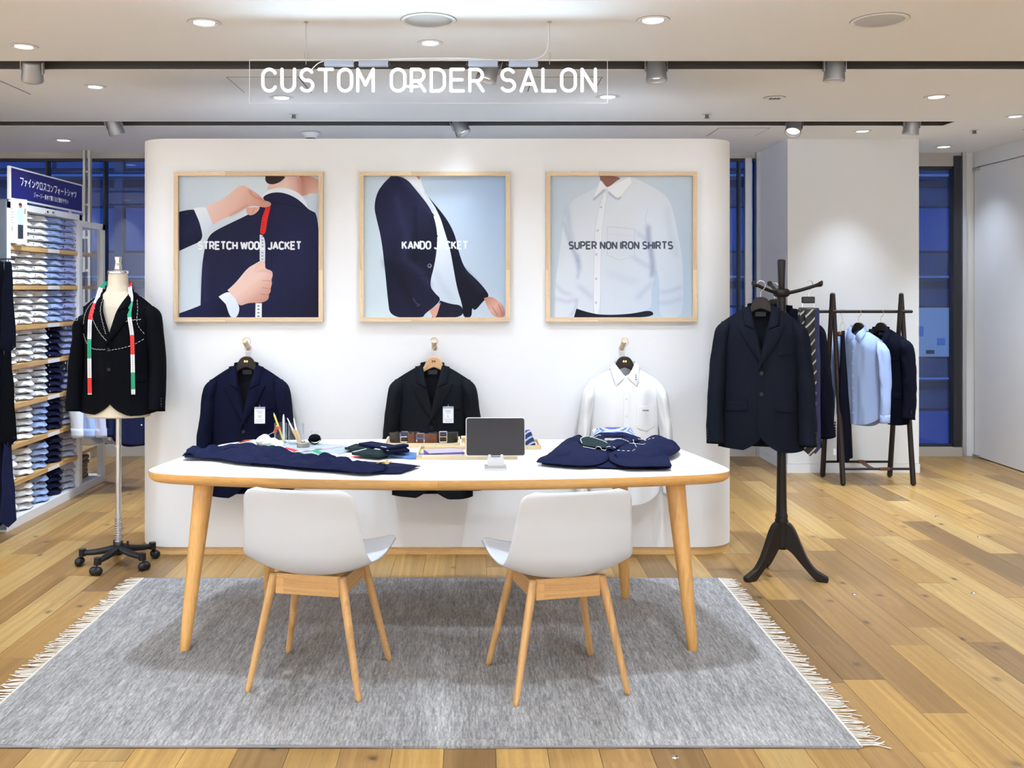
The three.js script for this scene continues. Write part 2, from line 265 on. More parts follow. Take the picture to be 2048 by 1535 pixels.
// ---- the building across the street, in the dusk
{
  const b = thing('office_building', 'office building across the street seen blue at dusk through the windows', 'building', [0, 0, -18]);
  const wall = std(lin(0.20, 0.24, 0.30), 0.8), ledge = std(lin(0.8, 0.85, 0.9), 0.6), pane = phys(lin(0.14, 0.30, 0.55), 0.25), dark = std(lin(0.06, 0.08, 0.11), 0.6);
  part(b, 'facade', box(-16, 16, -12, 16, -0.5, 0), wall);
  for (let i = -4; i < 7; i++) part(b, 'ledge', box(-16, 16, 1.70 + i * 1.865, 1.735 + i * 1.865, 0, 0.12), ledge);
  for (let i = -4; i < 7; i++) part(b, 'recess', box(-16, 16, 1.50 + i * 1.865, 1.64 + i * 1.865, 0, 0.05), dark);
  const rows = [[3.72, 4.6], [2.2, 2.98], [0.25, 1.15], [-1.6, -0.75]];
  const lit = std(lin(0.3, 0.4, 0.5), 0.6, 0, { emissive: lin(0.25, 0.45, 0.75), emissiveIntensity: 0.28 });
  for (const [a, c] of rows) for (let x = -11.5; x < 11; x += 1.28) {
    if (x > -4.8 && x < 3.2) continue;
    const on = a === 0.25 && x > 7.6 && x < 8.9;
    const w = part(b, 'window', box(x - 0.04, x + 1.24, a - 0.04, c + 0.04, 0, 0.03), dark);
    part(w, 'pane', box(x, x + 1.2, a, c, 0.03, 0.045), on ? lit : pane);
    if (on) for (let k = 0; k < 5; k++) part(w, 'shelf', box(x + 0.05 + k * 0.2, x + 0.2 + k * 0.2, a + 0.05 + (k % 3) * 0.16, a + 0.12 + (k % 3) * 0.22, 0.045, 0.06), k % 2 ? dark : ledge);
  }
  for (let x = -11.5; x < 11; x += 2.56) part(b, 'pilaster', box(x - 0.2, x - 0.05, -12, 16, 0, 0.09), wall);
}
// ---- metal studs set into the floor
[[3.034, 7.443], [3.053, 6.948], [3.053, 6.414], [3.06, 5.885], [2.47, 4.803], [1.876, 4.787], [0.648, 3.122]].forEach(([x, D], i) =>
  solo('floor_stud', lathe([[0, 0.006], [0.009, 0.0052], [0.013, 0.002], [0.0135, 0.0003], [0, 0.0003]], 18).translate(x, 0, -D), M.chrome,
    ['round metal floor stud right below the garment rack', 'round metal floor stud, second from the garment rack', 'round metal floor stud, third from the garment rack', 'round metal floor stud farthest right, fourth from the garment rack', 'round metal floor stud on the plain planks right of the coat stand', 'round metal floor stud nearest the coat stand foot', 'round metal floor stud before the front edge of the rug'][i], 'floor stud'));
// ---- a white counter stands out of sight behind the partition and throws the downlights' light back to the ceiling
{ const t = thing('display_counter', 'long white display counter hidden behind the partition', 'counter', [-0.2, 0, -6.95]); part(t, 'top', rbox(2.9, 0.04, 0.95, 0.006, 0, 0.92, 0), M.white); part(t, 'body', rbox(2.7, 0.89, 0.8, 0.006, 0, 0.451, 0), M.white); }

// ================================================================ lamps and fittings in the ceiling
const spot = (pos, target, cd, angle, pen, color, radius = 2) => { const s = new THREE.SpotLight(color, cd, 0, angle, pen, 2); s.position.set(...pos); s.target.position.set(...target); s.castShadow = true; s.shadow.radius = radius; scene.add(s, s.target); return s; };
function downlight(x, D, label, { r = 0.07, on = true, cd = DOWN, aim = [0, 0], ang = 0.88, color = WARM } = {}) {
  const t = thing('downlight', label, 'downlight', [x, CEIL, -D], 0, 'recessed downlights');
  part(t, 'trim_ring', lathe([[r * 0.86, -0.001], [r * 0.9, -0.006], [r * 1.1, -0.005], [r * 1.16, -0.0005], [r * 0.86, -0.0005]], 32), M.white);
  part(t, 'reflector', lathe([[r * 0.86, -0.002], [r * 0.7, 0.0], [r * 0.66, -0.0015]], 28), M.alu);
  part(t, 'lens', cyl(r * 0.72, r * 0.72, 0.003, 28, 0, -0.0025, 0), on ? M.lamp : M.greyMetal);
  if (on && cd) spot([x, CEIL - 0.012, -D], [x + aim[0], CEIL - 2, -D - aim[1]], cd, ang, 0.9, color, 3);
}
downlight(-1.23, 4.47, 'lit round downlight left of the neon sign wires', { r: 0.066 });
downlight(-2.26, 4.91, 'tilted round downlight at the upper left above the near track', { r: 0.06, aim: [-0.2, 0.3], cd: 5 });
downlight(-2.28, 5.89, 'small tilted downlight between the tracks at the left', { r: 0.055, aim: [-0.3, 0.5], cd: 13 });
downlight(-1.22, 6.23, 'lit downlight seen through the sign below the first U', { r: 0.066, cd: 36, aim: [0, 0.35] });
downlight(-3.36, 8.01, 'lit downlight nearest the left window', { r: 0.066 });
downlight(-0.21, 4.84, 'tilted downlight below the ceiling speaker over the sign', { r: 0.055, aim: [0, 0.25], cd: 5 });
downlight(0.82, 4.43, 'lit round downlight right of the neon sign wires', { r: 0.066 });
downlight(-0.36, 5.87, 'tilted downlight seen through the sign behind the letter D', { r: 0.055, aim: [0.1, 0.5], cd: 22 });
downlight(0.86, 6.2, 'lit downlight by the right edge of the sign panel', { r: 0.066, cd: 36, aim: [0, 0.35] });
downlight(2.95, 6.2, 'lit downlight above the dark track at the right', { r: 0.066, cd: 24 });
downlight(3.84, 6.9, 'tilted downlight at the right picture edge', { r: 0.055, aim: [0.3, 0.1], cd: 22 });
downlight(3.02, 7.55, 'lit downlight grazing the white window pier', { r: 0.06, cd: 10, ang: 0.62 });
downlight(4.05, 8.38, 'downlight before the narrow window at the right', { r: 0.066, cd: 5 });
// the same grid goes on above and behind the camera
for (const D of [2.74, 1.0, -0.8]) for (const x of [-3.3, -1.22, 0.83, 2.92]) downlight(x, D, 'lit round downlight of the ceiling grid above the camera', { r: 0.066, cd: D > 2 ? DOWN * 0.7 : DOWN * 0.8, ang: 1.2 });
for (const x of [-4.2, -2.6, -1, 0.6, 2.2, 3.8]) downlight(x, -1.95, 'lit downlight washing the white wall behind the camera', { r: 0.066, cd: 68, ang: 1.1, aim: [0, -0.9] });
for (const D of [-0.6, 1, 2.6, 4.2]) downlight(-4.75, D, 'lit downlight washing the white wall at the far left', { r: 0.066, cd: 32, ang: 1.1, aim: [-0.6, 0] });
downlight(-3.3, 4.47, 'lit downlight of the grid beyond the left picture edge', { r: 0.066, cd: 7 }); downlight(2.9, 4.43, 'lit downlight of the grid beyond the upper right picture edge', { r: 0.066, cd: 22 });
{
  const t = thing('emergency_light', 'round ceiling fitting with small dark vents between the tracks', 'ceiling fitting', [1.93, CEIL, -6.23]);
  part(t, 'cover', lathe([[0, -0.006], [0.06, -0.006], [0.068, -0.0005], [0, -0.0005]], 28), M.paint);
  for (const x of [-0.024, 0, 0.024]) part(t, 'vent', box(x - 0.008, x + 0.008, -0.009, -0.0055, -0.018, 0.018), M.line);
}
for (const [x, D, l] of [[-0.2, 4.43, 'round ceiling speaker glowing blue above the neon sign'], [1.85, 4.43, 'round beige ceiling speaker at the upper right']]) {
  const t = thing('ceiling_speaker', l, 'speaker', [x, CEIL, -D], 0, 'ceiling speakers');
  part(t, 'rim', lathe([[0.107, -0.001], [0.109, -0.006], [0.122, -0.006], [0.128, -0.0005], [0.107, -0.0005]], 40), M.paint);
  part(t, 'grille', lathe([[0, -0.016], [0.05, -0.014], [0.09, -0.009], [0.106, -0.003], [0.106, -0.0005], [0, -0.0005]], 40), std(lin(0.5, 0.49, 0.48), 0.7));
}
for (const [x, D, l] of [[-1.25, 6.82, 'small sprinkler head below the left of the sign'], [1.64, 6.82, 'small sprinkler head above the partition right end'], [3.86, 7.5, 'small sprinkler head near the right wall']]) {
  const t = thing('sprinkler', l, 'sprinkler', [x, CEIL, -D], 0, 'sprinkler heads');
  part(t, 'plate', lathe([[0, -0.004], [0.03, -0.004], [0.034, -0.0005], [0, -0.0005]], 24), M.paint); part(t, 'head', [cyl(0.012, 0.014, 0.022, 12, 0, -0.015, 0), cyl(0.018, 0.018, 0.003, 12, 0, -0.026, 0)], M.line);
}
{
  const t = thing('dome_camera', 'white ceiling camera with black lens above the partition', 'camera', [-1.26, CEIL, -7.6]);
  part(t, 'mount', lathe([[0, -0.05], [0.05, -0.05], [0.055, -0.03], [0.07, -0.022], [0.075, -0.0005], [0, -0.0005]], 32), M.white); part(t, 'lens', lathe([[0, -0.085], [0.025, -0.08], [0.042, -0.06], [0.044, -0.05], [0, -0.05]], 28), M.blackPlastic);
}
for (const [x0, x1, d0, d1, l] of [[-1.42, -1.0, 5.62, 6.07, 'square ceiling access hatch behind the left of the sign'], [0.34, 0.75, 5.62, 6.04, 'square ceiling access hatch behind the right of the sign'], [1.87, 2.26, 7.4, 7.8, 'square ceiling access hatch above the partition right end'], [-3.2, -2.77, 5.71, 6.12, 'square ceiling access hatch at the left picture edge']]) {
  const t = thing('access_hatch', l, 'hatch', [(x0 + x1) / 2, CEIL, -(d0 + d1) / 2], 0, 'ceiling hatches'), a = (x1 - x0) / 2, b = (d1 - d0) / 2, e = 0.003;
  part(t, 'joint', [box(-a, a, -0.0015, -0.0003, -b, -b + 2 * e), box(-a, a, -0.0015, -0.0003, b - 2 * e, b), box(-a, -a + 2 * e, -0.0015, -0.0003, -b, b), box(a - 2 * e, a, -0.0015, -0.0003, -b, b)], M.line);
  part(t, 'lid', box(-a + 2 * e, a - 2 * e, -0.003, -0.0003, -b + 2 * e, b - 2 * e), M.ceiling);
}
{
  const t = thing('air_vent', 'small slotted air vent at the right end of the ceiling', 'vent', [4.35, CEIL, -7.45]);
  for (let i = 0; i < 3; i++) part(t, 'slot', box(-0.13, 0.13, -0.004, -0.0005, -0.03 + i * 0.03, -0.016 + i * 0.03), M.line);
}
function trackHead(x, D, aim, label, { on = true, cd = TRACK, ang = 0.42, color = WARM, y = CEIL + 0.0 } = {}) {
  const t = thing('track_spotlight', label, 'spotlight', [x, CEIL + 0.085, -D], 0, 'track spotlights'), c = V(0, -0.105, 0);
  const d = V(aim[0] - x, aim[1] - CEIL, -aim[2] + D).normalize(), q = new THREE.Quaternion().setFromUnitVectors(V(0, -1, 0), d);
  part(t, 'adapter', [rbox(0.1, 0.03, 0.035, 0.004, 0, -0.012, 0), cyl(0.008, 0.008, 0.08, 10, 0, -0.05, 0)], M.greyMetal);
  const put = (g) => g.applyQuaternion(q).translate(c.x, c.y, c.z);
  part(t, 'head', put(lathe([[0, 0.06], [0.04, 0.06], [0.05, 0.045], [0.055, -0.02], [0.058, -0.05], [0.058, -0.06], [0.052, -0.06], [0.05, -0.03], [0, -0.026]], 32)), M.greyMetal);
  part(t, 'lens', put(cyl(0.048, 0.048, 0.004, 28, 0, -0.032, 0)), on ? M.lamp : M.alu);
  part(t, 'yoke', put(merge([box(-0.062, -0.056, -0.008, 0.06, -0.012, 0.012), box(0.056, 0.062, -0.008, 0.06, -0.012, 0.012)])), M.greyMetal);
  if (on) { const p = V(x, CEIL - 0.02, -D).addScaledVector(d, 0.075); spot([p.x, p.y, p.z], [aim[0], aim[1], -aim[2]], cd, ang, 0.7, color, 2.5); }
}
trackHead(-2.42, 5.36, [-2.9, 0.9, 6.5], 'round grey track spotlight at the far left of the near track', { cd: 5 });
trackHead(1.01, 5.36, [1.05, 0.0, 5.15], 'grey track spotlight on the near track right of the sign panel', { ang: 0.3 });
trackHead(1.99, 5.36, [1.9, 0.0, 5.5], 'grey track spotlight on the near track farthest right');
trackHead(0.09, 5.36, [-0.5, 0.74, 5.2], 'grey track spotlight on the near track seen behind the sign');
trackHead(-2.65, 7.22, [-2.2, 0.8, 7.9], 'tilted grey track spotlight on the far track at the left');
trackHead(-0.09, 7.22, [0.6, 1.2, 7.0], 'tilted grey track spotlight on the far track above the middle poster', { cd: 3 });
trackHead(2.38, 7.22, [1.8, 1.0, 6.3], 'tilted grey track spotlight on the far track left of the white pier');
trackHead(3.25, 7.22, [3.1, 0.9, 7.5], 'round grey track spotlight at the right end of the far track');
// the third slot lies above the picture: its heads light the partition, the posters and the table
[[-2.4, [-1.95, 1.1, 5.3]], [-1.75, [-1.6, 0.7, 5.5]], [-0.9, [-0.7, 0.4, 5.5]], [0.0, [0.1, 0.4, 5.5]], [0.9, [1.1, 0.7, 5.5]], [1.7, [1.5, 1.1, 5.3]], [2.6, [2.9, 1.0, 7.6]]].forEach(([x, aim], i) =>
  trackHead(x, 3.45, aim, 'grey track spotlight on the slot above the picture', { cd: [2.2, 2.6, 1.0, 1.0, 2.4, 3, 3][i], ang: 0.66 }));

// ================================================================ the neon sign
// letters as strokes in a box one high; returns [strokes, width]
const arc = (cx, cy, rx, ry, a0, a1, n = 14) => Array.from({ length: n + 1 }, (_, i) => { const a = lerp(a0, a1, i / n) * Math.PI / 180; return [cx + rx * Math.cos(a), cy + ry * Math.sin(a)]; });
const GLYPH = {
  C: [[[...arc(0.31, 0.69, 0.31, 0.31, 25, 180), ...arc(0.31, 0.31, 0.31, 0.31, 180, 335)]], 0.62],
  U: [[[[0, 1], ...arc(0.3, 0.3, 0.3, 0.3, 180, 360), [0.6, 1]]], 0.6],
  S: [[[...arc(0.29, 0.745, 0.27, 0.255, 30, 262, 16), ...arc(0.29, 0.255, 0.29, 0.255, 78, -150, 16)]], 0.58],
  T: [[[[0, 1], [0.64, 1]], [[0.32, 1], [0.32, 0]]], 0.64],
  O: [[[...arc(0.31, 0.69, 0.31, 0.31, 0, 180), ...arc(0.31, 0.31, 0.31, 0.31, 180, 360), [0.62, 0.69]]], 0.62],
  M: [[[[0, 0], [0, 1], [0.37, 0.28], [0.74, 1], [0.74, 0]]], 0.74],
  R: [[[[0, 0], [0, 1], [0.3, 1], ...arc(0.3, 0.73, 0.27, 0.27, 90, -90), [0, 0.46]], [[0.3, 0.46], [0.6, 0]]], 0.6],
  D: [[[[0, 0], [0, 1], [0.28, 1], ...arc(0.28, 0.68, 0.32, 0.32, 90, 0), ...arc(0.28, 0.32, 0.32, 0.32, 0, -90), [0, 0]]], 0.6],
  E: [[[[0.56, 1], [0, 1], [0, 0], [0.56, 0]], [[0, 0.52], [0.5, 0.52]]], 0.56],
  A: [[[[0, 0], [0.34, 1], [0.68, 0]], [[0.12, 0.32], [0.56, 0.32]]], 0.68],
  L: [[[[0, 1], [0, 0], [0.54, 0]]], 0.54],
  N: [[[[0, 0], [0, 1], [0.6, 0], [0.6, 1]]], 0.6],
  W: [[[[0, 1], [0.22, 0], [0.45, 0.9], [0.68, 0], [0.9, 1]]], 0.9],
  J: [[[[0.48, 1], ...arc(0.24, 0.26, 0.24, 0.26, 0, -165)]], 0.48],
  K: [[[[0, 1], [0, 0]], [[0.56, 1], [0, 0.42]], [[0.2, 0.6], [0.6, 0]]], 0.6],
  H: [[[[0, 1], [0, 0]], [[0.6, 1], [0.6, 0]], [[0, 0.5], [0.6, 0.5]]], 0.6],
  P: [[[[0, 0], [0, 1], [0.3, 1], ...arc(0.3, 0.73, 0.27, 0.27, 90, -90), [0, 0.46]]], 0.57],
  I: [[[[0, 1], [0, 0]]], 0.0],
};
// lays a text out between x0 and x1: calls put(strokes) with each letter's strokes
function layout(text, x0, x1, y0, y1, put, gap = 0.26, space = 0.62) {
  let w = 0; for (const ch of text) w += ch === ' ' ? space - gap : GLYPH[ch][1] + gap; w -= gap;
  const sx = (x1 - x0) / w, sy = y1 - y0; let x = 0;
  for (const ch of text) { if (ch === ' ') { x += space - gap; continue; } const [st, cw] = GLYPH[ch]; put(st.map((s) => s.map(([a, b]) => [x0 + (x + a) * sx, y0 + b * sy])), ch); x += cw + gap; }
}
{
  const D = 4.455, k = D / F, px = (x) => (x - 945) * k, py = (y) => EYE - (y - 577) * k;
  const t = thing('neon_sign', 'glowing white neon sign CUSTOM ORDER SALON on clear panel', 'neon sign', [px(857), py(163), -D]);
  const ox = px(857), oy = py(163), w = (px(1215) - px(500)) / 2, h = (py(120) - py(206)) / 2, e = 0.004;
  part(t, 'panel', box(-w, w, -h, h, -0.003, 0.003), M.acrylic, 'clear acrylic panel');
  part(t, 'panel_edge', [box(-w - 0.001, w + 0.001, h, h + 0.0016, -0.0032, 0.0032), box(-w - 0.001, w + 0.001, -h - 0.0016, -h, -0.0032, 0.0032), box(-w - 0.0016, -w, -h, h, -0.0032, 0.0032), box(w, w + 0.0016, -h, h, -0.0032, 0.0032)], M.edgeWhite, 'bright edge of the panel');
  for (const [word, a, b] of [['CUSTOM', 527, 747], ['ORDER', 783, 966], ['SALON', 1003, 1190]])
    layout(word, px(a) - ox, px(b) - ox, py(183) - oy, py(140) - oy, (st) => {
      const flat = (s) => { const o = []; for (let i = 0; i + 1 < s.length; i++) o.push(rod([...s[i], 0.014], [...s[i + 1], 0.014], 0.007, 0.007, 10)); for (const p of s) o.push(ball(0.007, ...p, 0.014, 1, 1, 1, 10)); return o; };
      part(t, 'letter', st.flatMap(flat), M.neon);
    }, 0.3);
  for (const x of [677, 746, 966, 1047]) { const g = part(t, 'transformer', rbox(0.135, 0.026, 0.03, 0.003, px(x) - ox, py(125) - oy, -0.022), std(lin(0.42, 0.47, 0.58), 0.4, 0.3)); part(g, 'connector', [ball(0.008, px(x) - ox - 0.07, py(126) - oy, -0.02), ball(0.008, px(x) - ox + 0.07, py(126) - oy, -0.02)], M.frameDark); }
  const ty = CEIL - oy;
  for (const x of [612, 1099]) { const wr = part(t, 'wire', rod([px(x) - ox, h - 0.02, 0], [px(x) - ox, ty - 0.001, 0], 0.0016), M.steel); part(wr, 'gripper', [cyl(0.006, 0.006, 0.03, 12, px(x) - ox, py(111) - oy, 0), cyl(0.01, 0.01, 0.004, 12, px(x) - ox, ty - 0.003, 0)], M.steel); }
  part(t, 'cable', tube([[px(1096) - ox, ty - 0.002, -0.006], [px(1096) - ox, py(90) - oy, -0.006], [px(1088) - ox, py(108) - oy, -0.01], [px(1070) - ox, py(116) - oy, -0.015], [px(1020) - ox, py(119) - oy, -0.02], [px(940) - ox, py(115) - oy, -0.02], [px(880) - ox, py(114) - oy, -0.02], [px(780) - ox, py(116) - oy, -0.02], [px(700) - ox, py(120) - oy, -0.02], [px(640) - ox, py(122) - oy, -0.02], [px(620) - ox, py(140) - oy, -0.01]], 0.0024, 90, 6), M.edgeWhite, 'thin white cable');
  const a = new THREE.RectAreaLight(COOL, 13, px(1193) - px(523), 0.11); a.position.set(ox, py(162), -D + 0.03); a.lookAt(ox, py(162), 0); scene.add(a);
  const r = new THREE.RectAreaLight(COOL, 1.8, px(1193) - px(523), 0.11); r.position.set(ox, py(162), -D - 0.04); r.lookAt(ox, py(162), -20); scene.add(r);
}

// ================================================================ rug
{
  const x0 = -1.70, x1 = 1.27, d0 = 3.185, d1 = 5.03;
  const tex = dataTex(1024, 1024, (u, v, x, y) => {
    const s = (f, g, z) => noise(u * f, v * g, z), broad = 0.035 * tileNoise(u, v, 5, 3) + 0.03 * noise(u * 40, v * 6, 2);
    const streak = 0.075 * s(380, 40, 1) + 0.065 * s(500, 90, 4) + 0.035 * s(160, 14, 6), rib = 0.05 * Math.sin(v * 1024 * 0.9), f = 0.16 * (hash(x, y, 5) - 0.5);
    const l = 0.56 + broad + streak + rib * 0.5 + f; return [l, l * 0.985, l * 0.975];
  }, true);
  const m = std(lin(0.98, 0.965, 0.95), 0.95, 0, { map: rep(tex, 0.62), bumpMap: rep(tex, 0.62), bumpScale: 0.003 });
  const r = thing('rug', 'grey heathered flatweave rug with cream fringes under table and chairs', 'rug', [0, 0, 0]);
  const nx = 90, nz = 50, g = new THREE.BoxGeometry(1, 0.008, 1, nx, 1, nz), p = g.attributes.position;
  for (let i = 0; i < p.count; i++) { const a = p.getX(i) + 0.5, b = p.getZ(i) + 0.5; const ex = a < 0.001 || a > 0.999, ez = b < 0.001 || b > 0.999; p.setX(i, lerp(x0, x1, a) + (ex ? 0.006 * noise(b * 22, a, 1) : 0)); p.setZ(i, -lerp(d1, d0, b) + (ez ? 0.006 * noise(a * 18, b, 2) : 0)); p.setY(i, p.getY(i) + 0.0048); }
  g.computeVertexNormals(); part(r, 'pile', metric(g), m);
  for (const [x, s] of [[x0, -1], [x1, 1]]) {
    const f = [];
    for (let D = d0 + 0.004; D < d1; D += 0.0115) {
      const len = rr(0.06, 0.095), a = rr(-0.02, 0.02), b = a + rr(-0.022, 0.022), w = 0.0022;
      let P = [[0, 0.007, 0], [len * 0.35, 0.0055, a * 0.4], [len * 0.7, 0.0035, a * 0.8], [len, 0.003, b]];
      for (let k = 0; k < 3; k++) { const [p0, p1] = [P[k], P[k + 1]]; f.push(rod([x + s * p0[0], p0[1], -D + p0[2]], [x + s * p1[0], p1[1], -D + p1[2]], w, w, 4)); }
    }
    const o = part(r, 'fringe', f, M.fringe, 'cream knotted fringe'); o.userData.kind = 'stuff';
    part(r, 'binding', rod([x, 0.006, -d0], [x, 0.006, -d1], 0.005, 0.005, 8), M.fringe);
  }
  part(r, 'hem', [rod([x0, 0.005, -d0], [x1, 0.005, -d0], 0.0045, 0.0045, 8), rod([x0, 0.005, -d1], [x1, 0.005, -d1], 0.0045, 0.0045, 8)], std(lin(0.22, 0.2, 0.2), 0.95));
}
// ================================================================ table
const TOP = 0.74, TX = -0.14;
{
  const half = [[0, 3.88], [0.4, 3.897], [0.8, 3.945], [1.08, 4.0], [1.17, 4.035], [1.218, 4.085], [1.22, 4.15], [1.175, 4.40], [1.115, 4.66], [1.075, 4.78], [0.98, 4.865], [0.8, 4.9], [0.4, 4.925], [0, 4.93]];
  const ring = [...half, ...half.slice(1, -1).reverse().map(([x, d]) => [-x, d])];
  const c = new THREE.CatmullRomCurve3(ring.map(([x, d]) => V(x, 0, -d)), true, 'centripetal'), n = 220, O = c.getSpacedPoints(n).slice(0, n);
  const Nn = O.map((_, i) => { const a = O[(i + 1) % n], b = O[(i + n - 1) % n]; return V(-(a.z - b.z), 0, a.x - b.x).normalize(); });
  if (Nn[0].z < 0) Nn.forEach((v) => v.multiplyScalar(-1));
  const layers = (L, capTop, capBot) => {
    const pos = [], uv = [], idx = []; let run = 0;
    L.forEach(([y, ins]) => { run = 0; O.forEach((p, i) => { if (i) run += p.distanceTo(O[i - 1]); pos.push(p.x - Nn[i].x * ins, y, p.z - Nn[i].z * ins); uv.push(run, y); }); });
    for (let j = 0; j + 1 < L.length; j++) for (let i = 0; i < n; i++) { const a = j * n + i, b = j * n + (i + 1) % n, d = a + n, e = b + n; idx.push(a, d, b, b, d, e); }
    const cap = (j, up) => { const k = pos.length / 3; pos.push(0, L[j][0], -4.4); uv.push(0, 0); for (let i = 0; i < n; i++) { const a = j * n + i, b = j * n + (i + 1) % n; up ? idx.push(k, a, b) : idx.push(k, b, a); } };
    if (capTop) cap(0, true); if (capBot) cap(L.length - 1, false);
    const g = new THREE.BufferGeometry(); g.setAttribute('position', new THREE.Float32BufferAttribute(pos, 3)); g.setAttribute('uv', new THREE.Float32BufferAttribute(uv, 2)); g.setIndex(idx); g.computeVertexNormals(); return g.translate(0, 0, 4.4);
  };
  const t = thing('table', 'long white-topped oak table with tapered legs and rounded corners', 'table', [TX, 0, -4.4]);
  part(t, 'tabletop', merge([layers([[TOP, 0.0015], [TOP, 0.0015]], true, false), layers([[TOP, 0.0015], [TOP - 0.002, 0.0005], [TOP - 0.004, 0.0012]], false, false)]), M.tableTop, 'white laminate top');
  part(t, 'edge', layers([[TOP - 0.0035, 0.002], [TOP - 0.004, 0], [TOP - 0.022, 0.001], [TOP - 0.036, 0.008], [TOP - 0.046, 0.022], [TOP - 0.052, 0.045], [TOP - 0.055, 0.09]], false, true), M.tableOak, 'rounded oak edge');
  for (const [fx, fd, tx, td] of [[-1.19, 4.03, -1.135, 4.13], [0.911, 4.03, 0.857, 4.13], [-0.99, 4.73, -0.955, 4.67], [0.739, 4.71, 0.70, 4.67]]) {
    const leg = loft((q) => { const k = q; const y = lerp(0.0095, TOP - 0.05, k), r = lerp(0.0205, 0.042, Math.pow(k, 0.85)); return { c: V(lerp(fx, tx, k) - TX, y, -lerp(fd, td, k) + 4.4), x: V(r, 0, 0), y: V(0, 0, r) }; }, 14, 28);
    const uv = leg.attributes.uv, p = leg.attributes.position; for (let i = 0; i < p.count; i++) uv.setXY(i, p.getY(i), p.getX(i) * 0.8);
    part(t, 'leg', leg, M.tableOak);
  }
}
// ================================================================ chairs
function makeChair(label, pos, turn) {
  const t = thing('chair', label, 'chair', pos, turn, 'white shell chairs');
  const prof = new THREE.CatmullRomCurve3([V(0, 0.462, -0.25), V(0, 0.452, -0.17), V(0, 0.436, -0.03), V(0, 0.43, 0.08), V(0, 0.447, 0.165), V(0, 0.5, 0.215), V(0, 0.58, 0.235), V(0, 0.68, 0.25), V(0, 0.775, 0.272)], false, 'centripetal');
  const L = prof.getLength();
  const shell = sheet((u, v) => {
    const p = prof.getPointAt(v), q = u * 2 - 1, d1 = (1 - v) * L, d0 = v * L, r1 = 0.055, r0 = 0.03;
    let w = lerp(0.236, 0.246, sstep(0, 0.5, v)); w = lerp(w, 0.212, sstep(0.55, 1, v));
    if (d1 < r1) w -= r1 - Math.sqrt(Math.max(0, r1 * r1 - (r1 - d1) ** 2)); if (d0 < r0) w -= r0 - Math.sqrt(Math.max(0, r0 * r0 - (r0 - d0) ** 2));
    const T = prof.getTangentAt(v), nx = V(0, T.z, -T.y), curl = 0.022 + 0.035 * Math.exp(-(((v - 0.5) / 0.28) ** 2)) + 0.012 * (1 - sstep(0, 0.25, v));
    const lift = curl * Math.pow(Math.abs(q), 2.2);
    return V(w * q, p.y + nx.y * lift, p.z + nx.z * lift);
  }, 36, 60, 0.009, true);
  part(t, 'shell', shell, M.chairShell, 'white moulded seat shell');
  const legs = [[-1, 1], [1, 1], [-1, -1], [1, -1]];
  const fr = [];
  for (const [sx, sz] of legs) {
    const f = V(sx * 0.215, 0.009, sz * 0.197), h = V(sx * 0.132, 0.438, sz * 0.128 + 0.015), g = loft((k) => { const c = f.clone().lerp(h, k), r = lerp(0.0118, 0.0162, Math.min(1, k * 1.3)) * (k < 0.015 ? 0.75 : 1); return { c, x: V(r, 0, 0), y: V(0, 0, r) }; }, 40, 16);
    const uv = g.attributes.uv, p = g.attributes.position; for (let i = 0; i < p.count; i++) uv.setXY(i, p.getY(i), p.getX(i) + p.getZ(i));
    part(t, 'leg', g, M.chairOak);
  }
  const bar = (x0, x1, z0, z1, y0, y1) => rbox(x1 - x0, y1 - y0, z1 - z0, 0.003, (x0 + x1) / 2, (y0 + y1) / 2, (z0 + z1) / 2);
  part(t, 'rail', bar(-0.125, 0.125, 0.13, 0.152, 0.364, 0.441), M.chairOak); part(t, 'rail', bar(-0.125, 0.125, -0.122, -0.1, 0.364, 0.434), M.chairOak);
  part(t, 'rail', bar(-0.138, -0.116, -0.11, 0.14, 0.364, 0.428), M.chairOak); part(t, 'rail', bar(0.116, 0.138, -0.11, 0.14, 0.364, 0.428), M.chairOak);
  return t;
}
makeChair('left white shell chair on oak legs, turned slightly right toward table', [-0.583, 0, -3.76], -0.20);
makeChair('right white shell chair on oak legs, turned slightly left toward table', [0.317, 0, -3.727], 0.235);
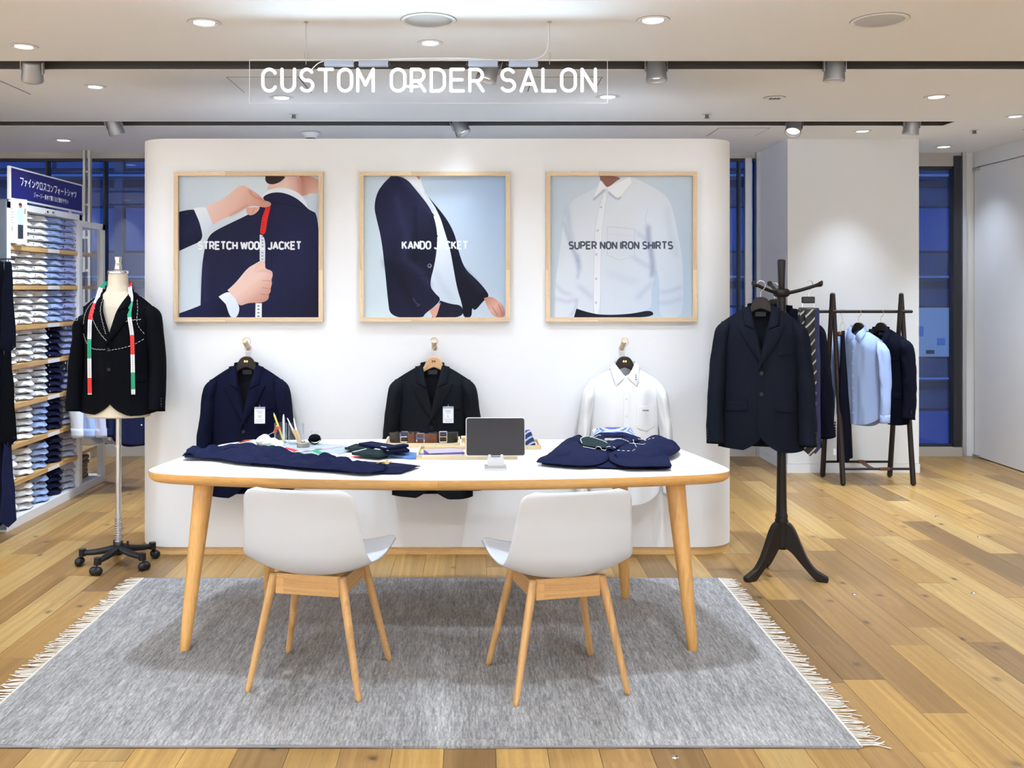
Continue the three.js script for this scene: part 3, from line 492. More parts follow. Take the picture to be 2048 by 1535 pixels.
// ================================================================ coat stand
{
  const t = thing('coat_stand', 'dark wooden coat stand on three curved feet', 'coat stand', [1.61, 0, -5.08]);
  part(t, 'post', lathe([[0, 0.145], [0.027, 0.147], [0.029, 0.16], [0.029, 0.275], [0.033, 0.285], [0.034, 0.297], [0.03, 0.305], [0.032, 0.315], [0.031, 0.325], [0.027, 0.335], [0.0245, 0.5], [0.021, 0.75], [0.019, 0.95], [0.02, 1.2], [0.0225, 1.455], [0.023, 1.47], [0, 1.47]], 32), M.darkWood);
  part(t, 'hub', lathe([[0, 1.455], [0.03, 1.458], [0.04, 1.465], [0.042, 1.478], [0.04, 1.492], [0.03, 1.5], [0, 1.5]], 32), M.darkWood);
  part(t, 'finial', lathe([[0, 1.498], [0.0165, 1.5], [0.0175, 1.55], [0.0205, 1.63], [0.021, 1.642], [0.018, 1.651], [0, 1.653]], 28), M.darkWood);
  for (const a of [30, 150, 270]) {
    const A = a * Math.PI / 180, u = V(Math.cos(A), 0, Math.sin(A)), at = (r, y) => V(0, y, 0).addScaledVector(u, r);
    const arm = part(t, 'arm', loft((k) => { const r = lerp(0.03, 0.205, k), y = 1.478 + 0.05 * Math.pow(k, 1.25), w = 0.0095 + (k > 0.8 ? 0.006 * sstep(0.8, 0.97, k) : 0) + (k > 0.985 ? -0.004 : 0); return { c: at(r, y), x: V(-u.z, 0, u.x).multiplyScalar(w), y: V(0, w, 0) }; }, 40, 16), M.darkWood);
  }
  for (const a of [20, 155, 272]) {
    const A = -a * Math.PI / 180 + 0, th = 0.036;
    const prof = [[0.02, 0.29], [0.05, 0.275], [0.075, 0.235], [0.1, 0.175], [0.13, 0.11], [0.165, 0.062], [0.2, 0.04], [0.228, 0.024], [0.232, 0.008], [0.226, 0.001], [0.178, 0.001], [0.16, 0.014], [0.13, 0.045], [0.09, 0.09], [0.055, 0.13], [0.02, 0.155]];
    const s = new THREE.Shape(); s.moveTo(...prof[0]); s.splineThru(prof.slice(1, 9).map((q) => new THREE.Vector2(...q))); s.lineTo(...prof[9]); s.lineTo(...prof[10]); s.splineThru(prof.slice(11).map((q) => new THREE.Vector2(...q))); s.lineTo(...prof[0]);
    const g = extrude(s, th, 0.004).translate(0, 0, -th / 2).rotateY(-[0.44, 2.75, 4.55][[20, 155, 272].indexOf(a)]);
    part(t, 'foot', g, M.darkWood);
  }
}
// ================================================================ garment rack
{
  const x0 = 2.79, x1 = 3.325, t = thing('garment_rack', 'dark wooden A-frame garment rack with leather strap by white pier', 'garment rack', [3.06, 0, -7.6]);
  const L = (x) => x - 3.06;
  for (const x of [x0, x1]) { part(t, 'leg', [rod([L(x), 0.012, -0.17], [L(x), 1.452, 0.035], 0.0205, 0.0165, 20), ball(0.0165, L(x), 1.452, 0.035), ball(0.0205, L(x), 0.0205, -0.17, 1, 1, 1)], M.rackWood); part(t, 'leg', [rod([L(x) + 0.034, 0.012, 0.17], [L(x) + 0.034, 1.452, -0.035], 0.0205, 0.0165, 20), ball(0.0165, L(x) + 0.034, 1.452, -0.035), ball(0.0205, L(x) + 0.034, 0.0205, 0.17)], M.rackWood); }
  part(t, 'rail', [rod([2.6 - 3.06, 1.322, 0], [3.42 - 3.06, 1.322, 0], 0.0125, 0.0125, 18), ball(0.0125, 3.42 - 3.06, 1.322, 0), ball(0.0125, 2.6 - 3.06, 1.322, 0)], M.rackWood);
  part(t, 'stretcher', rod([L(x0), 0.125, -0.155], [L(x1), 0.125, -0.155], 0.0095, 0.0095, 14), M.rackWood);
  part(t, 'stretcher', rod([L(x0) + 0.034, 0.125, 0.155], [L(x1) + 0.034, 0.125, 0.155], 0.0095, 0.0095, 14), M.rackWood);
  const st = sheet((u, v) => { const z = lerp(-0.168, 0.168, v), sag = 0.035 * (1 - (z / 0.168) ** 2); return V(0.03 + 0.06 * v + (u - 0.5) * 0.045, 0.137 - sag, z); }, 4, 24, 0.003);
  part(t, 'strap', st, M.tan, 'brown leather strap'); part(t, 'strap_loop', [rod([0.005, 0.125, -0.155], [0.055, 0.125, -0.155], 0.0125, 0.0125, 14), rod([0.05, 0.125, 0.155], [0.125, 0.125, 0.155], 0.0125, 0.0125, 14)], M.tan);
}

// ================================================================ garments
const dist01 = (a, b) => (x) => sstep(a, b, x);
// a tailored jacket hanging from its collar: origin at the collar's top, +z is its front
function makeJacket(name, label, o, pos, turn, group) {
  const { mat, W = 0.196, L = 0.75, dp = 0.075, backK = 0.62, breakY = -0.37, sleeve = 0.60, fold = 1.3, lin: liningMat = M.lining, open = 0, splay = 0.03, chest = true, sd = 1, noSleeve = 0, body = 0.5, tie = false, lapelMat = mat, buttons = 2, bulge = 0, xn = 0.062 } = o;
  const t = thing(name, label, 'jacket', pos, turn, group), sh = 0.082;
  const xs = (y) => { const k = -y; return W + 0.006 - 0.022 * sstep(0.14, 0.34, k) * body + 0.026 * sstep(0.42, L, k); };
  const ytop = (x) => -0.022 - sh * Math.pow(clamp((Math.abs(x) - xn) / (W - xn)), 1.15);
  const wr = (x, y) => fold * (0.005 * noise(x * 9 + sd * 7, y * 3.5, sd) + 0.0035 * noise(x * 22, y * 6, sd + 3));
  const zAt = (x, y) => { const k = clamp(Math.abs(x) / xs(y)), top = sstep(0, 0.13, ytop(x) - y + 0.004); return (dp + bulge * Math.exp(-(((y + 0.26) / 0.12) ** 2))) * Math.pow(Math.max(0, 1 - Math.pow(k, 2.4)), 0.62) * Math.pow(top, 0.55) * (1 - 0.12 * sstep(0.4, L, -y)) + wr(x, y) * top; };
  const N = [xn - 0.008, -0.03], B = [0.004, breakY];
  // front panels; the one on the wearer's left (+x here) lies on top
  for (const s of [-1, 1]) {
    const lap = s > 0 ? 0.005 : -0.001, ov = -0.022 + open;
    const inner = (v) => { const y = lerp(-0.03, -L, v); let x; if (y > breakY) { const q = (y - breakY) / (N[1] - breakY); x = lerp(ov, N[0], Math.pow(q, 1.0)); } else { x = ov + (0.11 + open * 0.3) * Math.pow(clamp((-y - L * 0.78) / (L * 0.22)), 3.2) + 0.012 * sstep(-breakY, L * 0.8, -y) * open * 10; } return [x, y]; };
    const fr = part(t, 'front_panel', sheet((u, v) => {
      const [xi, yi] = inner(v), yo = lerp(ytop(W), -L, v), xo = xs(yo);
      const x = lerp(xi, xo, u);
      const yb = lerp(ytop(x), -L - 0.012 * (s > 0 ? 0.6 : 0) * Math.sin(u * 3) + (s > 0 ? 0 : 0.004), v) - 0.008 * (1 - u) * v, y = yb;
      return V(s * x, y, zAt(x, y) + lap * sstep(0.12, 0.0, u - 0.1));
    }, 26, 60, 0.003, s < 0), mat);
    // lapel and collar leaf, rolled back over the panel
    const roll = (q) => [lerp(ov + 0.004, N[0], q), lerp(breakY + 0.005, N[1], q)];
    const dir = V(0.955, 0.16, 0).normalize(), zl = (x, y, e) => zAt(x, y) + lap + e;
    const lapel = sheet((u, v) => {
      const q = v * 0.66, [x, y] = roll(q), w = 0.088 * Math.pow(v, 0.72) * (1 + 0.07 * Math.sin(v * 3.1)) + 0.001, X = x + dir.x * w * u, Y = y + dir.y * w * u + (0.006 * u * v);
      return V(s * X, Y, zl(X, Y, 0.0055 + 0.0115 * Math.sin(Math.PI * Math.pow(u, 0.6)) * (1 - 0.4 * v) - 0.001 * u));
    }, 12, 30, 0.003, s > 0);
    part(t, 'lapel', lapel, lapelMat);
    const leaf = sheet((u, v) => {
      const q = 0.655 + v * 0.345, [x, y] = roll(q), w = lerp(0.056, 0.042, v), d2 = V(lerp(0.9, 0.99, v), lerp(0.36, 0.12, v), 0), X = x + d2.x * w * u, Y = y + d2.y * w * u + (v > 0.8 ? 0 : 0);
      return V(s * X, Math.min(Y, ytop(X) + 0.004), zl(X, Math.min(Y, ytop(X)), 0.0075 + 0.010 * Math.sin(Math.PI * Math.pow(u, 0.6))) );
    }, 10, 18, 0.003, s > 0);
    part(t, 'collar', leaf, lapelMat);
    // pocket flap
    part(t, 'pocket_flap', sheet((u, v) => { const x = lerp(0.075, 0.185, u) * (W / 0.208), y = -L * 0.665 - 0.012 * u - v * 0.048 * (1 - 0.06 * Math.pow(Math.abs(u * 2 - 1), 6)); return V(s * x, y, zAt(x, y) + 0.0025 + 0.003 * v); }, 14, 5, 0.0025, s < 0), mat);
    if (s > 0 && chest) part(t, 'chest_pocket', sheet((u, v) => { const x = lerp(0.082, 0.162, u), y = -L * 0.335 + 0.008 * u - v * 0.02; return V(x, y, zAt(x, y) + 0.003); }, 10, 3, 0.0025), mat);
    // sleeve
    { const cut = noSleeve === s ? 1 : 0;
      const pth = new THREE.CatmullRomCurve3([V(W - 0.036, ytop(W) + 0.001 - cut * 0.075, -0.004), V(W - 0.006 + cut * 0.012, ytop(W) - 0.045 - cut * 0.05, -0.002), V(W + splay * 0.45, ytop(W) - 0.17, 0.0), V(W + splay, ytop(W) - sleeve * 0.55, 0.012), V(W + splay * 1.15, ytop(W) - sleeve, 0.045)].map((p) => V(p.x * s, p.y, p.z)));
      const sl = part(t, 'sleeve', loft((k) => { const c = pth.getPointAt(k), T = pth.getTangentAt(k), side = V(0, 0, 1).cross(T).normalize().multiplyScalar(-1), fwd = T.clone().cross(side).normalize(); const dome = cut ? 1 : Math.sqrt(clamp(k / 0.105 + 0.05)), rx = lerp(0.043, 0.043, k) * dome, rz = lerp(0.078, 0.06, sstep(0.05, 0.9, k)) * dome; return { c, x: side.multiplyScalar(rx), y: fwd.multiplyScalar(rz) }; }, 44, 26, true,
        (a, k) => fold * (0.06 * noise(Math.cos(a) * 2 + sd * 3 + s, Math.sin(a) * 2, k * 6) + 0.05 * noise(Math.cos(a) * 1.5, Math.sin(a) * 3 + k * 14, sd + s * 5)) * sstep(0, 0.15, k)), mat);
      const e = pth.getPointAt(0.95); for (let i = 0; i < 4; i++) part(sl, 'cuff_button', ball(0.0062, e.x + s * 0.036, e.y + i * 0.014, e.z + 0.038, 0.8, 1, 0.8, 8), M.button);
    }
  }
  // back, with the lining that shows in the neck
  const zb = (x, y) => -dp * backK * Math.pow(Math.max(0, 1 - Math.pow(clamp(Math.abs(x) / xs(y)), 2.6)), 0.6) * Math.pow(sstep(0, 0.1, ytop(x) - y + 0.004), 0.5) + 0.5 * wr(x + 3, y);
  part(t, 'back_panel', sheet((u, v) => { const q = u * 2 - 1, ye = lerp(ytop(W), -L, v), x = q * xs(ye), y = lerp(ytop(x), -L, v); return V(x, y, zb(x, y)); }, 40, 40, 0.003, true), mat);
  const bk = part(t, 'lining', sheet((u, v) => { const q = u * 2 - 1, x = q * 0.15, y = lerp(ytop(x) - 0.004, -L * 0.86, v); return V(x, y, zb(x, y) + 0.008); }, 16, 20, 0.002), liningMat, 'dark lining seen inside the neck');
  part(bk, 'neck_label', box(-0.026, 0.026, -0.075, -0.04, zb(0, -0.055) + 0.009, zb(0, -0.055) + 0.0105), M.ink);
  // the collar's stand round the back of the neck
  part(t, 'collar_stand', sheet((u, v) => { const a = lerp(-0.25, Math.PI + 0.25, u), r = xn + 0.004 - 0.004 * v; return V(Math.cos(a) * r, lerp(-0.034, 0.002, v) - 0.012 * Math.abs(Math.cos(a)), -Math.sin(a) * 0.04 + 0.012 - 0.01 * v); }, 26, 5, 0.004), lapelMat);
  for (let i = 0; i < buttons; i++) { const y = breakY - 0.012 - i * 0.105, x = 0.0 - 0.0 + open; part(t, 'button', lathe([[0, 0.003], [0.0085, 0.0035], [0.0105, 0.002], [0.0105, 0], [0, 0]], 16).rotateX(Math.PI / 2).translate(x, y, zAt(0.01, y) + 0.0055), M.button); }
  return { t, zAt, xs, ytop, W, L, roll: N };
}
// a dress shirt hanging from its collar
function makeShirt(name, label, o, pos, turn, group) {
  const { mat, W = 0.195, L = 0.78, dp = 0.07, sleeve = 0.62, sd = 2, pocket = true, fold = 1.6, splay = 0.035 } = o;
  const t = thing(name, label, 'shirt', pos, turn, group), xn = 0.06, sh = 0.078;
  const xs = (y) => W - 0.012 * sstep(0.1, 0.4, -y) + 0.012 * sstep(0.45, L, -y), ytop = (x) => -0.03 - sh * Math.pow(clamp((Math.abs(x) - xn) / (W - xn)), 1.05);
  const wr = (x, y) => fold * (0.006 * noise(x * 14 + sd * 5, y * 2.6, sd) + 0.004 * noise(x * 30, y * 4, sd + 2)) * sstep(0.02, 0.2, -y);
  const zAt = (x, y) => { const k = clamp(Math.abs(x) / xs(y)), top = sstep(0, 0.12, ytop(x) - y + 0.004); return dp * Math.pow(Math.max(0, 1 - Math.pow(k, 2.2)), 0.62) * Math.pow(top, 0.5) + wr(x, y); };
  const hem = (x) => -L + 0.075 * Math.pow(Math.abs(x) / W, 3);
  part(t, 'front_panel', sheet((u, v) => { const q = u * 2 - 1, ye = lerp(ytop(W), -L, v), x = q * xs(ye), y = lerp(Math.min(ytop(x), -0.045 - 0.03 * (1 - Math.min(1, Math.abs(x) / 0.06))), hem(x), v); return V(x, y, zAt(x, y)); }, 50, 50, 0.002), mat);
  part(t, 'back_panel', sheet((u, v) => { const q = u * 2 - 1, ye = lerp(ytop(W), -L, v), x = q * xs(ye), y = lerp(ytop(x), hem(x) - 0.02, v); return V(x, y, -dp * 0.6 * Math.pow(Math.max(0, 1 - Math.pow(clamp(Math.abs(x) / xs(y)), 2.4)), 0.6) * Math.pow(sstep(0, 0.1, ytop(x) - y + 0.004), 0.5) + 0.6 * wr(x + 4, y)); }, 40, 36, 0.002, true), mat);
  const pl = part(t, 'placket', sheet((u, v) => { const x = lerp(-0.016, 0.016, u), y = lerp(-0.085, hem(0), v); return V(x, y, zAt(x, y) + 0.0025); }, 4, 50, 0.0022), mat);
  for (let i = 0; i < 7; i++) { const y = -0.1 - i * 0.095; part(pl, 'button', lathe([[0, 0.002], [0.0055, 0.0022], [0.006, 0], [0, 0]], 12).rotateX(Math.PI / 2).translate(0, y, zAt(0, y) + 0.003), M.pearl); }
  for (const s of [-1, 1]) {
    part(t, 'collar_leaf', sheet((u, v) => {
      const a = [s * lerp(0.062, 0.006, v), lerp(0.004, -0.078, Math.pow(v, 0.9))], b = [s * lerp(0.082, 0.058, v), lerp(-0.032, -0.132, v)], k = Math.pow(u, 0.9), x = lerp(a[0], b[0], k), y = lerp(a[1], b[1], k);
      return V(x, y, lerp(0.008, dp * 0.78, sstep(0, 0.75, v)) + 0.012 * Math.sin(Math.PI * u) * (1 - v * 0.5) + lerp(0, 0.012, u));
    }, 10, 16, 0.0025, s > 0), mat);
    const pth = new THREE.CatmullRomCurve3([V(W - 0.03, ytop(W) - 0.004, -0.004), V(W - 0.008, ytop(W) - 0.045, 0), V(W + splay * 0.5, ytop(W) - 0.2, 0), V(W + splay, ytop(W) - sleeve * 0.6, 0.01), V(W + splay * 1.1, ytop(W) - sleeve, 0.03)].map((p) => V(p.x * s, p.y, p.z)));
    const sl = part(t, 'sleeve', loft((k) => { const c = pth.getPointAt(k), T = pth.getTangentAt(k), side = V(0, 0, 1).cross(T).normalize().multiplyScalar(-1), fwd = T.clone().cross(side).normalize(), dome = Math.sqrt(clamp(k / 0.13 + 0.03)); return { c, x: side.multiplyScalar(lerp(0.036, 0.026, k) * dome), y: fwd.multiplyScalar(lerp(0.075, 0.05, k) * dome) }; }, 40, 24, true,
      (a, k) => fold * (0.12 * noise(Math.cos(a) * 2 + sd, Math.sin(a) * 2.5, k * 5 + s) + 0.06 * noise(Math.cos(a) * 3, Math.sin(a) * 3 + k * 9, sd)) * sstep(0, 0.15, k)), mat);
    part(sl, 'cuff', loft((k) => { const c = pth.getPointAt(lerp(0.9, 1, k)); return { c, x: V(0.03, 0, 0), y: V(0, 0, 0.052) }; }, 3, 24), mat);
  }
  part(t, 'collar_stand', sheet((u, v) => { const a = lerp(-0.15, Math.PI + 0.15, u), r = 0.062 - 0.002 * v; return V(Math.cos(a) * r, lerp(-0.035, 0.006, v), -Math.sin(a) * 0.045 + 0.01); }, 26, 4, 0.003), mat);
  if (pocket) part(t, 'pocket', sheet((u, v) => { const x = lerp(0.055, 0.16, u), y = -0.235 - v * (0.12 + 0.02 * (1 - Math.abs(u * 2 - 1))); return V(x, y, zAt(x, y) + 0.0025); }, 14, 12, 0.002), mat);
  return { t, zAt, W, L, ytop };
}
// white basting stitches along a path on a garment's front
function stitches(g, name, pts, { step = 0.0095, zig = 0, len = 0.0055, w = 0.0011, lift = 0.006 } = {}) {
  const c = new THREE.CatmullRomCurve3(pts.map(([x, y]) => V(x, y, 0)), false, 'centripetal'), L = c.getLength(), n = Math.floor(L / step), out = [];
  for (let i = 0; i < n; i++) { const a = c.getPointAt(i / n), T = c.getTangentAt(i / n), q = V(-T.y, T.x, 0); const b = a.clone().addScaledVector(T, len), z = (p) => g.zAt(p.x, p.y) + lift; const a2 = a.clone().addScaledVector(q, zig * (i % 2 ? 1 : -1)), b2 = b.clone().addScaledVector(q, zig * (i % 2 ? -1 : 1)); out.push(rod([a2.x, a2.y, z(a2)], [b2.x, b2.y, z(b2)], w, w, 5)); }
  return part(g.t, name, out, M.thread, 'white basting stitches');
}
function makeHanger(name, label, mat, pos, turn, { hook = M.steel, w = 0.16, hookH = 0.107, hump = 0.05, mark = null } = {}, group) {
  const t = thing(name, label, 'hanger', pos, turn, group);
  const s = new THREE.Shape(); s.moveTo(-w, -0.135); s.quadraticCurveTo(-w - 0.004, -0.115, -w + 0.008, -0.108); s.bezierCurveTo(-0.11, -0.075, -0.075, -0.05, -hump, -0.006); s.bezierCurveTo(-hump * 0.75, 0.034, -0.02, 0.04, 0, 0.04); s.bezierCurveTo(0.02, 0.04, hump * 0.75, 0.034, hump, -0.006); s.bezierCurveTo(0.075, -0.05, 0.11, -0.075, w - 0.008, -0.108); s.quadraticCurveTo(w + 0.004, -0.115, w, -0.135); s.bezierCurveTo(0.11, -0.1, 0.07, -0.04, 0, -0.02); s.bezierCurveTo(-0.07, -0.04, -0.11, -0.1, -w, -0.135);
  part(t, 'body', extrude(s, 0.024, 0.006, [], 3).translate(0, 0, -0.012), mat);
  const h = hookH; part(t, 'hook', tube([[0, 0.038, 0], [0, h - 0.02, 0], [0.012, h - 0.008, 0], [0.022, h + 0.012, 0], [0.012, h + 0.034, 0], [-0.006, h + 0.036, 0], [-0.02, h + 0.022, 0]], 0.002, 40, 8), hook);
  if (mark) part(t, 'mark', [box(-0.011, -0.002, 0.008, 0.019, 0.0118, 0.0128), box(0.001, 0.01, 0.008, 0.019, 0.0118, 0.0128)], mark, 'small printed mark');
  return t;
}
function sizeCard(label, big, pos, turn = 0) {
  const tex = canvasTex(192, 288, (g, w, h) => { g.fillStyle = '#eceef2'; g.fillRect(0, 0, w, h); g.fillStyle = '#9aa0b0'; g.fillRect(0, 0, w, 34); g.fillStyle = '#8a8f98'; for (const [y, a, b] of [[62, 30, 160], [84, 50, 140], [104, 60, 130], [222, 30, 162], [252, 36, 156]]) for (let x = a; x < b; x += 13) g.fillRect(x, y, 9, 9); g.fillStyle = '#3c4048'; g.font = '62px sans-serif'; g.textAlign = 'center'; g.fillText(big, w / 2, 190); });
  const t = thing('size_card', label, 'size card', pos, turn, 'size cards on the jackets');
  part(t, 'card', metric(new THREE.BoxGeometry(0.058, 0.09, 0.0015)), M.card); const f = part(t, 'print', new THREE.PlaneGeometry(0.057, 0.089).translate(0, 0, 0.0011), std(lin(1, 1, 1), 0.35, 0, { map: tex }));
  part(t, 'pin', [ball(0.003, 0, 0.047, 0.002), rod([0, 0.044, 0.001], [0, 0.056, -0.003], 0.0008)], M.steel);
}
function tie(name, label, mat, pos, turn, { len = 0.62, w = 0.04, group, top = 0.024, back = true, sd = 1 } = {}) {
  const t = thing(name, label, 'tie', pos, turn, group);
  const blade = (L, w0, w1, z, off = 0) => sheet((u, v) => { const q = u * 2 - 1, tip = sstep(0.93, 1, v); const y = -L * v * (1) - (1 - Math.abs(q)) * tip * w1 * 0.9 + tip * w1 * 0.0, w = lerp(w0, w1, Math.pow(v, 0.8)); return V(q * w + off * v + 0.004 * noise(v * 5, sd, 2), y, z + 0.004 * (1 - q * q) + 0.004 * noise(v * 4, q, sd)); }, 8, 26, 0.004);
  part(t, 'front_blade', blade(len, top, w, 0.008), mat); if (back) part(t, 'back_blade', blade(len * 0.86, top * 0.9, w * 0.7, -0.008, 0.006), mat);
  part(t, 'fold', new THREE.CylinderGeometry(0.009, 0.009, top * 1.9, 12).rotateZ(Math.PI / 2), mat);
  return t;
}
const stripeTex = (bg, fg, n = 5, wd = 0.12, dots) => canvasTex(128, 128, (g) => { g.fillStyle = bg; g.fillRect(0, 0, 128, 128); g.strokeStyle = fg; g.lineWidth = 128 * wd / n; for (let i = -n; i < 2 * n; i++) { g.beginPath(); g.moveTo(i * 128 / n, 140); g.lineTo(i * 128 / n + 150, -10); g.stroke(); } if (dots) { g.fillStyle = dots; for (let i = 0; i < 4; i++) for (let j = 0; j < 4; j++) g.fillRect(i * 32 + 12, j * 32 + 12, 5, 5); } });
const stripeMat = (bg, fg, n, wd, s = 7, dots) => { const t = stripeTex(bg, fg, n, wd, dots); t.wrapS = t.wrapT = THREE.RepeatWrapping; t.repeat.set(s, s); return std(lin(1, 1, 1), 0.7, 0, { map: t }); };
M.tieBlackStripe = stripeMat('#101118', '#a8a294', 2, 0.16, 9); M.tieNavyStripe = stripeMat('#18234f', '#9fb0d8', 3, 0.22, 9); M.tieNavyDot = stripeMat('#151d48', '#151d48', 2, 0.1, 14, '#38447c');

// ---- pegs, hangers and the three garments on the partition
const PEG = [[-1.264, 'left'], [-0.214, 'middle'], [0.842, 'right']];
for (const [x, w] of PEG) { const t = thing('wall_peg', `slanted round oak wall peg, ${w} of the three on the partition`, 'peg', [x, 1.163, -5.5], 0, 'oak wall pegs'); part(t, 'dowel', [rod([0, 0, 0.0005], [0, 0.05, 0.1], 0.0145, 0.0145, 24)], M.pegOak); part(t, 'bracket', [cyl(0.02, 0.02, 0.004, 20).rotateX(Math.PI / 2).translate(0, 0, 0.0025)], M.alu); }
makeHanger('coat_hanger', 'dark brown wooden hanger inside the navy jacket at left', M.walnut, [-1.252, 1.085, -5.402], 0, { mark: M.gold });
makeHanger('coat_hanger', 'light wooden hanger inside the charcoal jacket in the middle', M.lightHanger, [-0.214, 1.085, -5.402], 0, { mark: M.tan });
makeHanger('coat_hanger', 'dark brown wooden hanger inside the white shirt', M.walnut, [0.842, 1.085, -5.402], 0, { mark: M.gold });
makeJacket('suit_jacket', 'navy suit jacket with size card hanging on partition at left', { mat: M.navy, sd: 1, L: 0.745, dp: 0.07 }, [-1.252, 1.1, -5.402], 0.02);
makeJacket('suit_jacket', 'charcoal jacket with open front hanging in the partition middle', { mat: M.charcoal, sd: 4, L: 0.745, W: 0.204, dp: 0.068, breakY: -0.35 }, [-0.222, 1.1, -5.402], -0.03);
makeShirt('dress_shirt', 'white dress shirt with pocket hanging on partition at right', { mat: M.shirtWhite, sd: 3, W: 0.2 }, [0.842, 1.095, -5.402], 0);
{ const t = scene.getObjectByName('dress_shirt'); part(t, 'monogram', [0, 1, 2, 3, 4].map((i) => box(0.086 + i * 0.007, 0.091 + i * 0.007, -0.262, -0.256, 0.082, 0.0835)), M.ink, 'small embroidered letters'); part(t, 'collar_monogram', [0, 1, 2].map((i) => box(0.049, 0.054, -0.07 - i * 0.012, -0.063 - i * 0.012, 0.072, 0.0735)), M.ink); }
sizeCard('white size card reading 50 on the navy jacket', '50', [-1.157, 0.812, -5.302]);
sizeCard('white size card reading L on the charcoal jacket', 'L', [-0.132, 0.815, -5.302]);

// ================================================================ dress form with the basted jacket
{
  const X = -1.924, D = 5.3;
  const t = thing('dress_form', 'cream linen dress form with chrome knob on black castor base', 'dress form', [X, 0, -D]);
  const rings = [[0.808, 0.168, 0.1], [0.815, 0.174, 0.105], [0.9, 0.17, 0.1], [1.1, 0.16, 0.092], [1.3, 0.166, 0.09], [1.4, 0.15, 0.08], [1.45, 0.105, 0.066], [1.485, 0.064, 0.056], [1.52, 0.053, 0.051], [1.578, 0.051, 0.049], [1.582, 0.049, 0.047]];
  part(t, 'torso', loft((k) => { const i = Math.min(rings.length - 2, Math.floor(k * (rings.length - 1))), f = k * (rings.length - 1) - i, a = rings[i], b = rings[i + 1]; return { c: V(0, lerp(a[0], b[0], f), 0.008), x: V(lerp(a[1], b[1], f), 0, 0), y: V(0, 0, lerp(a[2], b[2], f)) }; }, 60, 40), M.linen, 'cream linen torso');
  part(t, 'neck_cap', lathe([[0, 1.58], [0.053, 1.581], [0.054, 1.584], [0.054, 1.594], [0.051, 1.598], [0.03, 1.6], [0, 1.6]], 36).translate(0, 0, 0.008), M.chrome);
  part(t, 'knob', lathe([[0, 1.598], [0.011, 1.6], [0.02, 1.606], [0.0155, 1.635], [0.014, 1.645], [0.019, 1.668], [0.017, 1.674], [0, 1.675]], 28).translate(0, 0, 0.008), M.chrome);
  part(t, 'pole', [cyl(0.0145, 0.0145, 0.7, 24, 0, 0.46, 0), cyl(0.019, 0.019, 0.012, 24, 0, 0.645, 0)], M.alu, 'silver metal pole');
  const helix = Array.from({ length: 221 }, (_, i) => { const a = i / 20 * Math.PI * 2; return [Math.cos(a) * 0.0185, lerp(0.125, 0.268, i / 220), Math.sin(a) * 0.0185]; });
  part(t, 'spring', tube(helix, 0.0024, 440, 6), M.greyMetal);
  part(t, 'hub', lathe([[0, 0.075], [0.026, 0.075], [0.027, 0.11], [0.023, 0.128], [0, 0.128]], 24), M.blackPlastic);
  part(t, 'clamp_knob', [rod([0.02, 0.115, 0.0], [0.05, 0.115, 0.01], 0.004), rbox(0.012, 0.036, 0.01, 0.003, 0.054, 0.115, 0.011)], M.blackPlastic);
  for (const a of [31, 103, 175, 247, 319]) {
    const A = a * Math.PI / 180, u = V(Math.cos(A), 0, Math.sin(A)), at = (r, y) => V(0, y, 0).addScaledVector(u, r);
    const arm = part(t, 'arm', loft((k) => { const r = lerp(0.01, 0.19, k), y = 0.093 - 0.012 * Math.sin(k * 3) + 0.0 - 0.022 * k * k, w = lerp(0.025, 0.016, k); return { c: at(r, y), x: V(-u.z, 0, u.x).multiplyScalar(w), y: V(0, lerp(0.02, 0.014, k), 0) }; }, 18, 14), M.blackPlastic);
    const e = at(0.19, 0.068); part(arm, 'socket', cyl(0.02, 0.019, 0.036, 18, e.x, e.y + 0.004, e.z), M.blackPlastic);
    const w = at(0.205, 0.024); part(arm, 'castor', [ball(0.023, w.x - u.z * 0.014, w.y, w.z + u.x * 0.014, 1, 1, 1, 16), ball(0.023, w.x + u.z * 0.014, w.y, w.z - u.x * 0.014, 1, 1, 1, 16), rod([e.x, e.y, e.z], [w.x, w.y + 0.01, w.z], 0.006)], M.blackPlastic);
  }
  const j = makeJacket('basted_jacket', 'black half-finished jacket with white basting stitches on the dress form', { mat: M.blackCloth, W: 0.187, L: 0.675, dp: 0.135, backK: 0.85, breakY: -0.32, sd: 9, noSleeve: -1, sleeve: 0.565, splay: 0.03, fold: 0.6, chest: false, body: 0.6, xn: 0.078 }, [X, 1.508, -D], 0);
  const z = { lift: 0.008 };
  stitches(j, 'basting', [[-0.09, -0.055], [-0.13, -0.085], [-0.155, -0.13], [-0.16, -0.2]], { zig: 0.002, ...z });
  stitches(j, 'basting', [[-0.165, -0.25], [-0.13, -0.30], [-0.09, -0.325], [-0.015, -0.33]], { zig: 0.002, ...z });
  stitches(j, 'basting', [[0.0, -0.335], [0.07, -0.322], [0.12, -0.305], [0.165, -0.275]], { step: 0.015, len: 0.01, ...z });
  stitches(j, 'basting', [[-0.055, -0.05], [-0.048, -0.1], [-0.03, -0.18], [-0.01, -0.25]], { zig: 0.002, lift: 0.019 });
  stitches(j, 'basting', [[-0.10, -0.14], [-0.075, -0.19], [-0.04, -0.245], [-0.006, -0.285]], { zig: 0.002, lift: 0.019 });
  stitches(j, 'basting', [[0.115, -0.068], [0.13, -0.12], [0.138, -0.2], [0.165, -0.255]], { step: 0.017, len: 0.011, ...z });
  stitches(j, 'basting', [[0.085, -0.182], [0.105, -0.176], [0.15, -0.172]], { zig: 0.002, step: 0.006, ...z });
  stitches(j, 'basting', [[0.1, -0.035], [0.15, -0.065], [0.19, -0.095]], { step: 0.016, len: 0.01, ...z });
  stitches(j, 'basting', [[-0.11, -0.04], [-0.145, -0.068], [-0.185, -0.098]], { step: 0.016, len: 0.01, ...z });
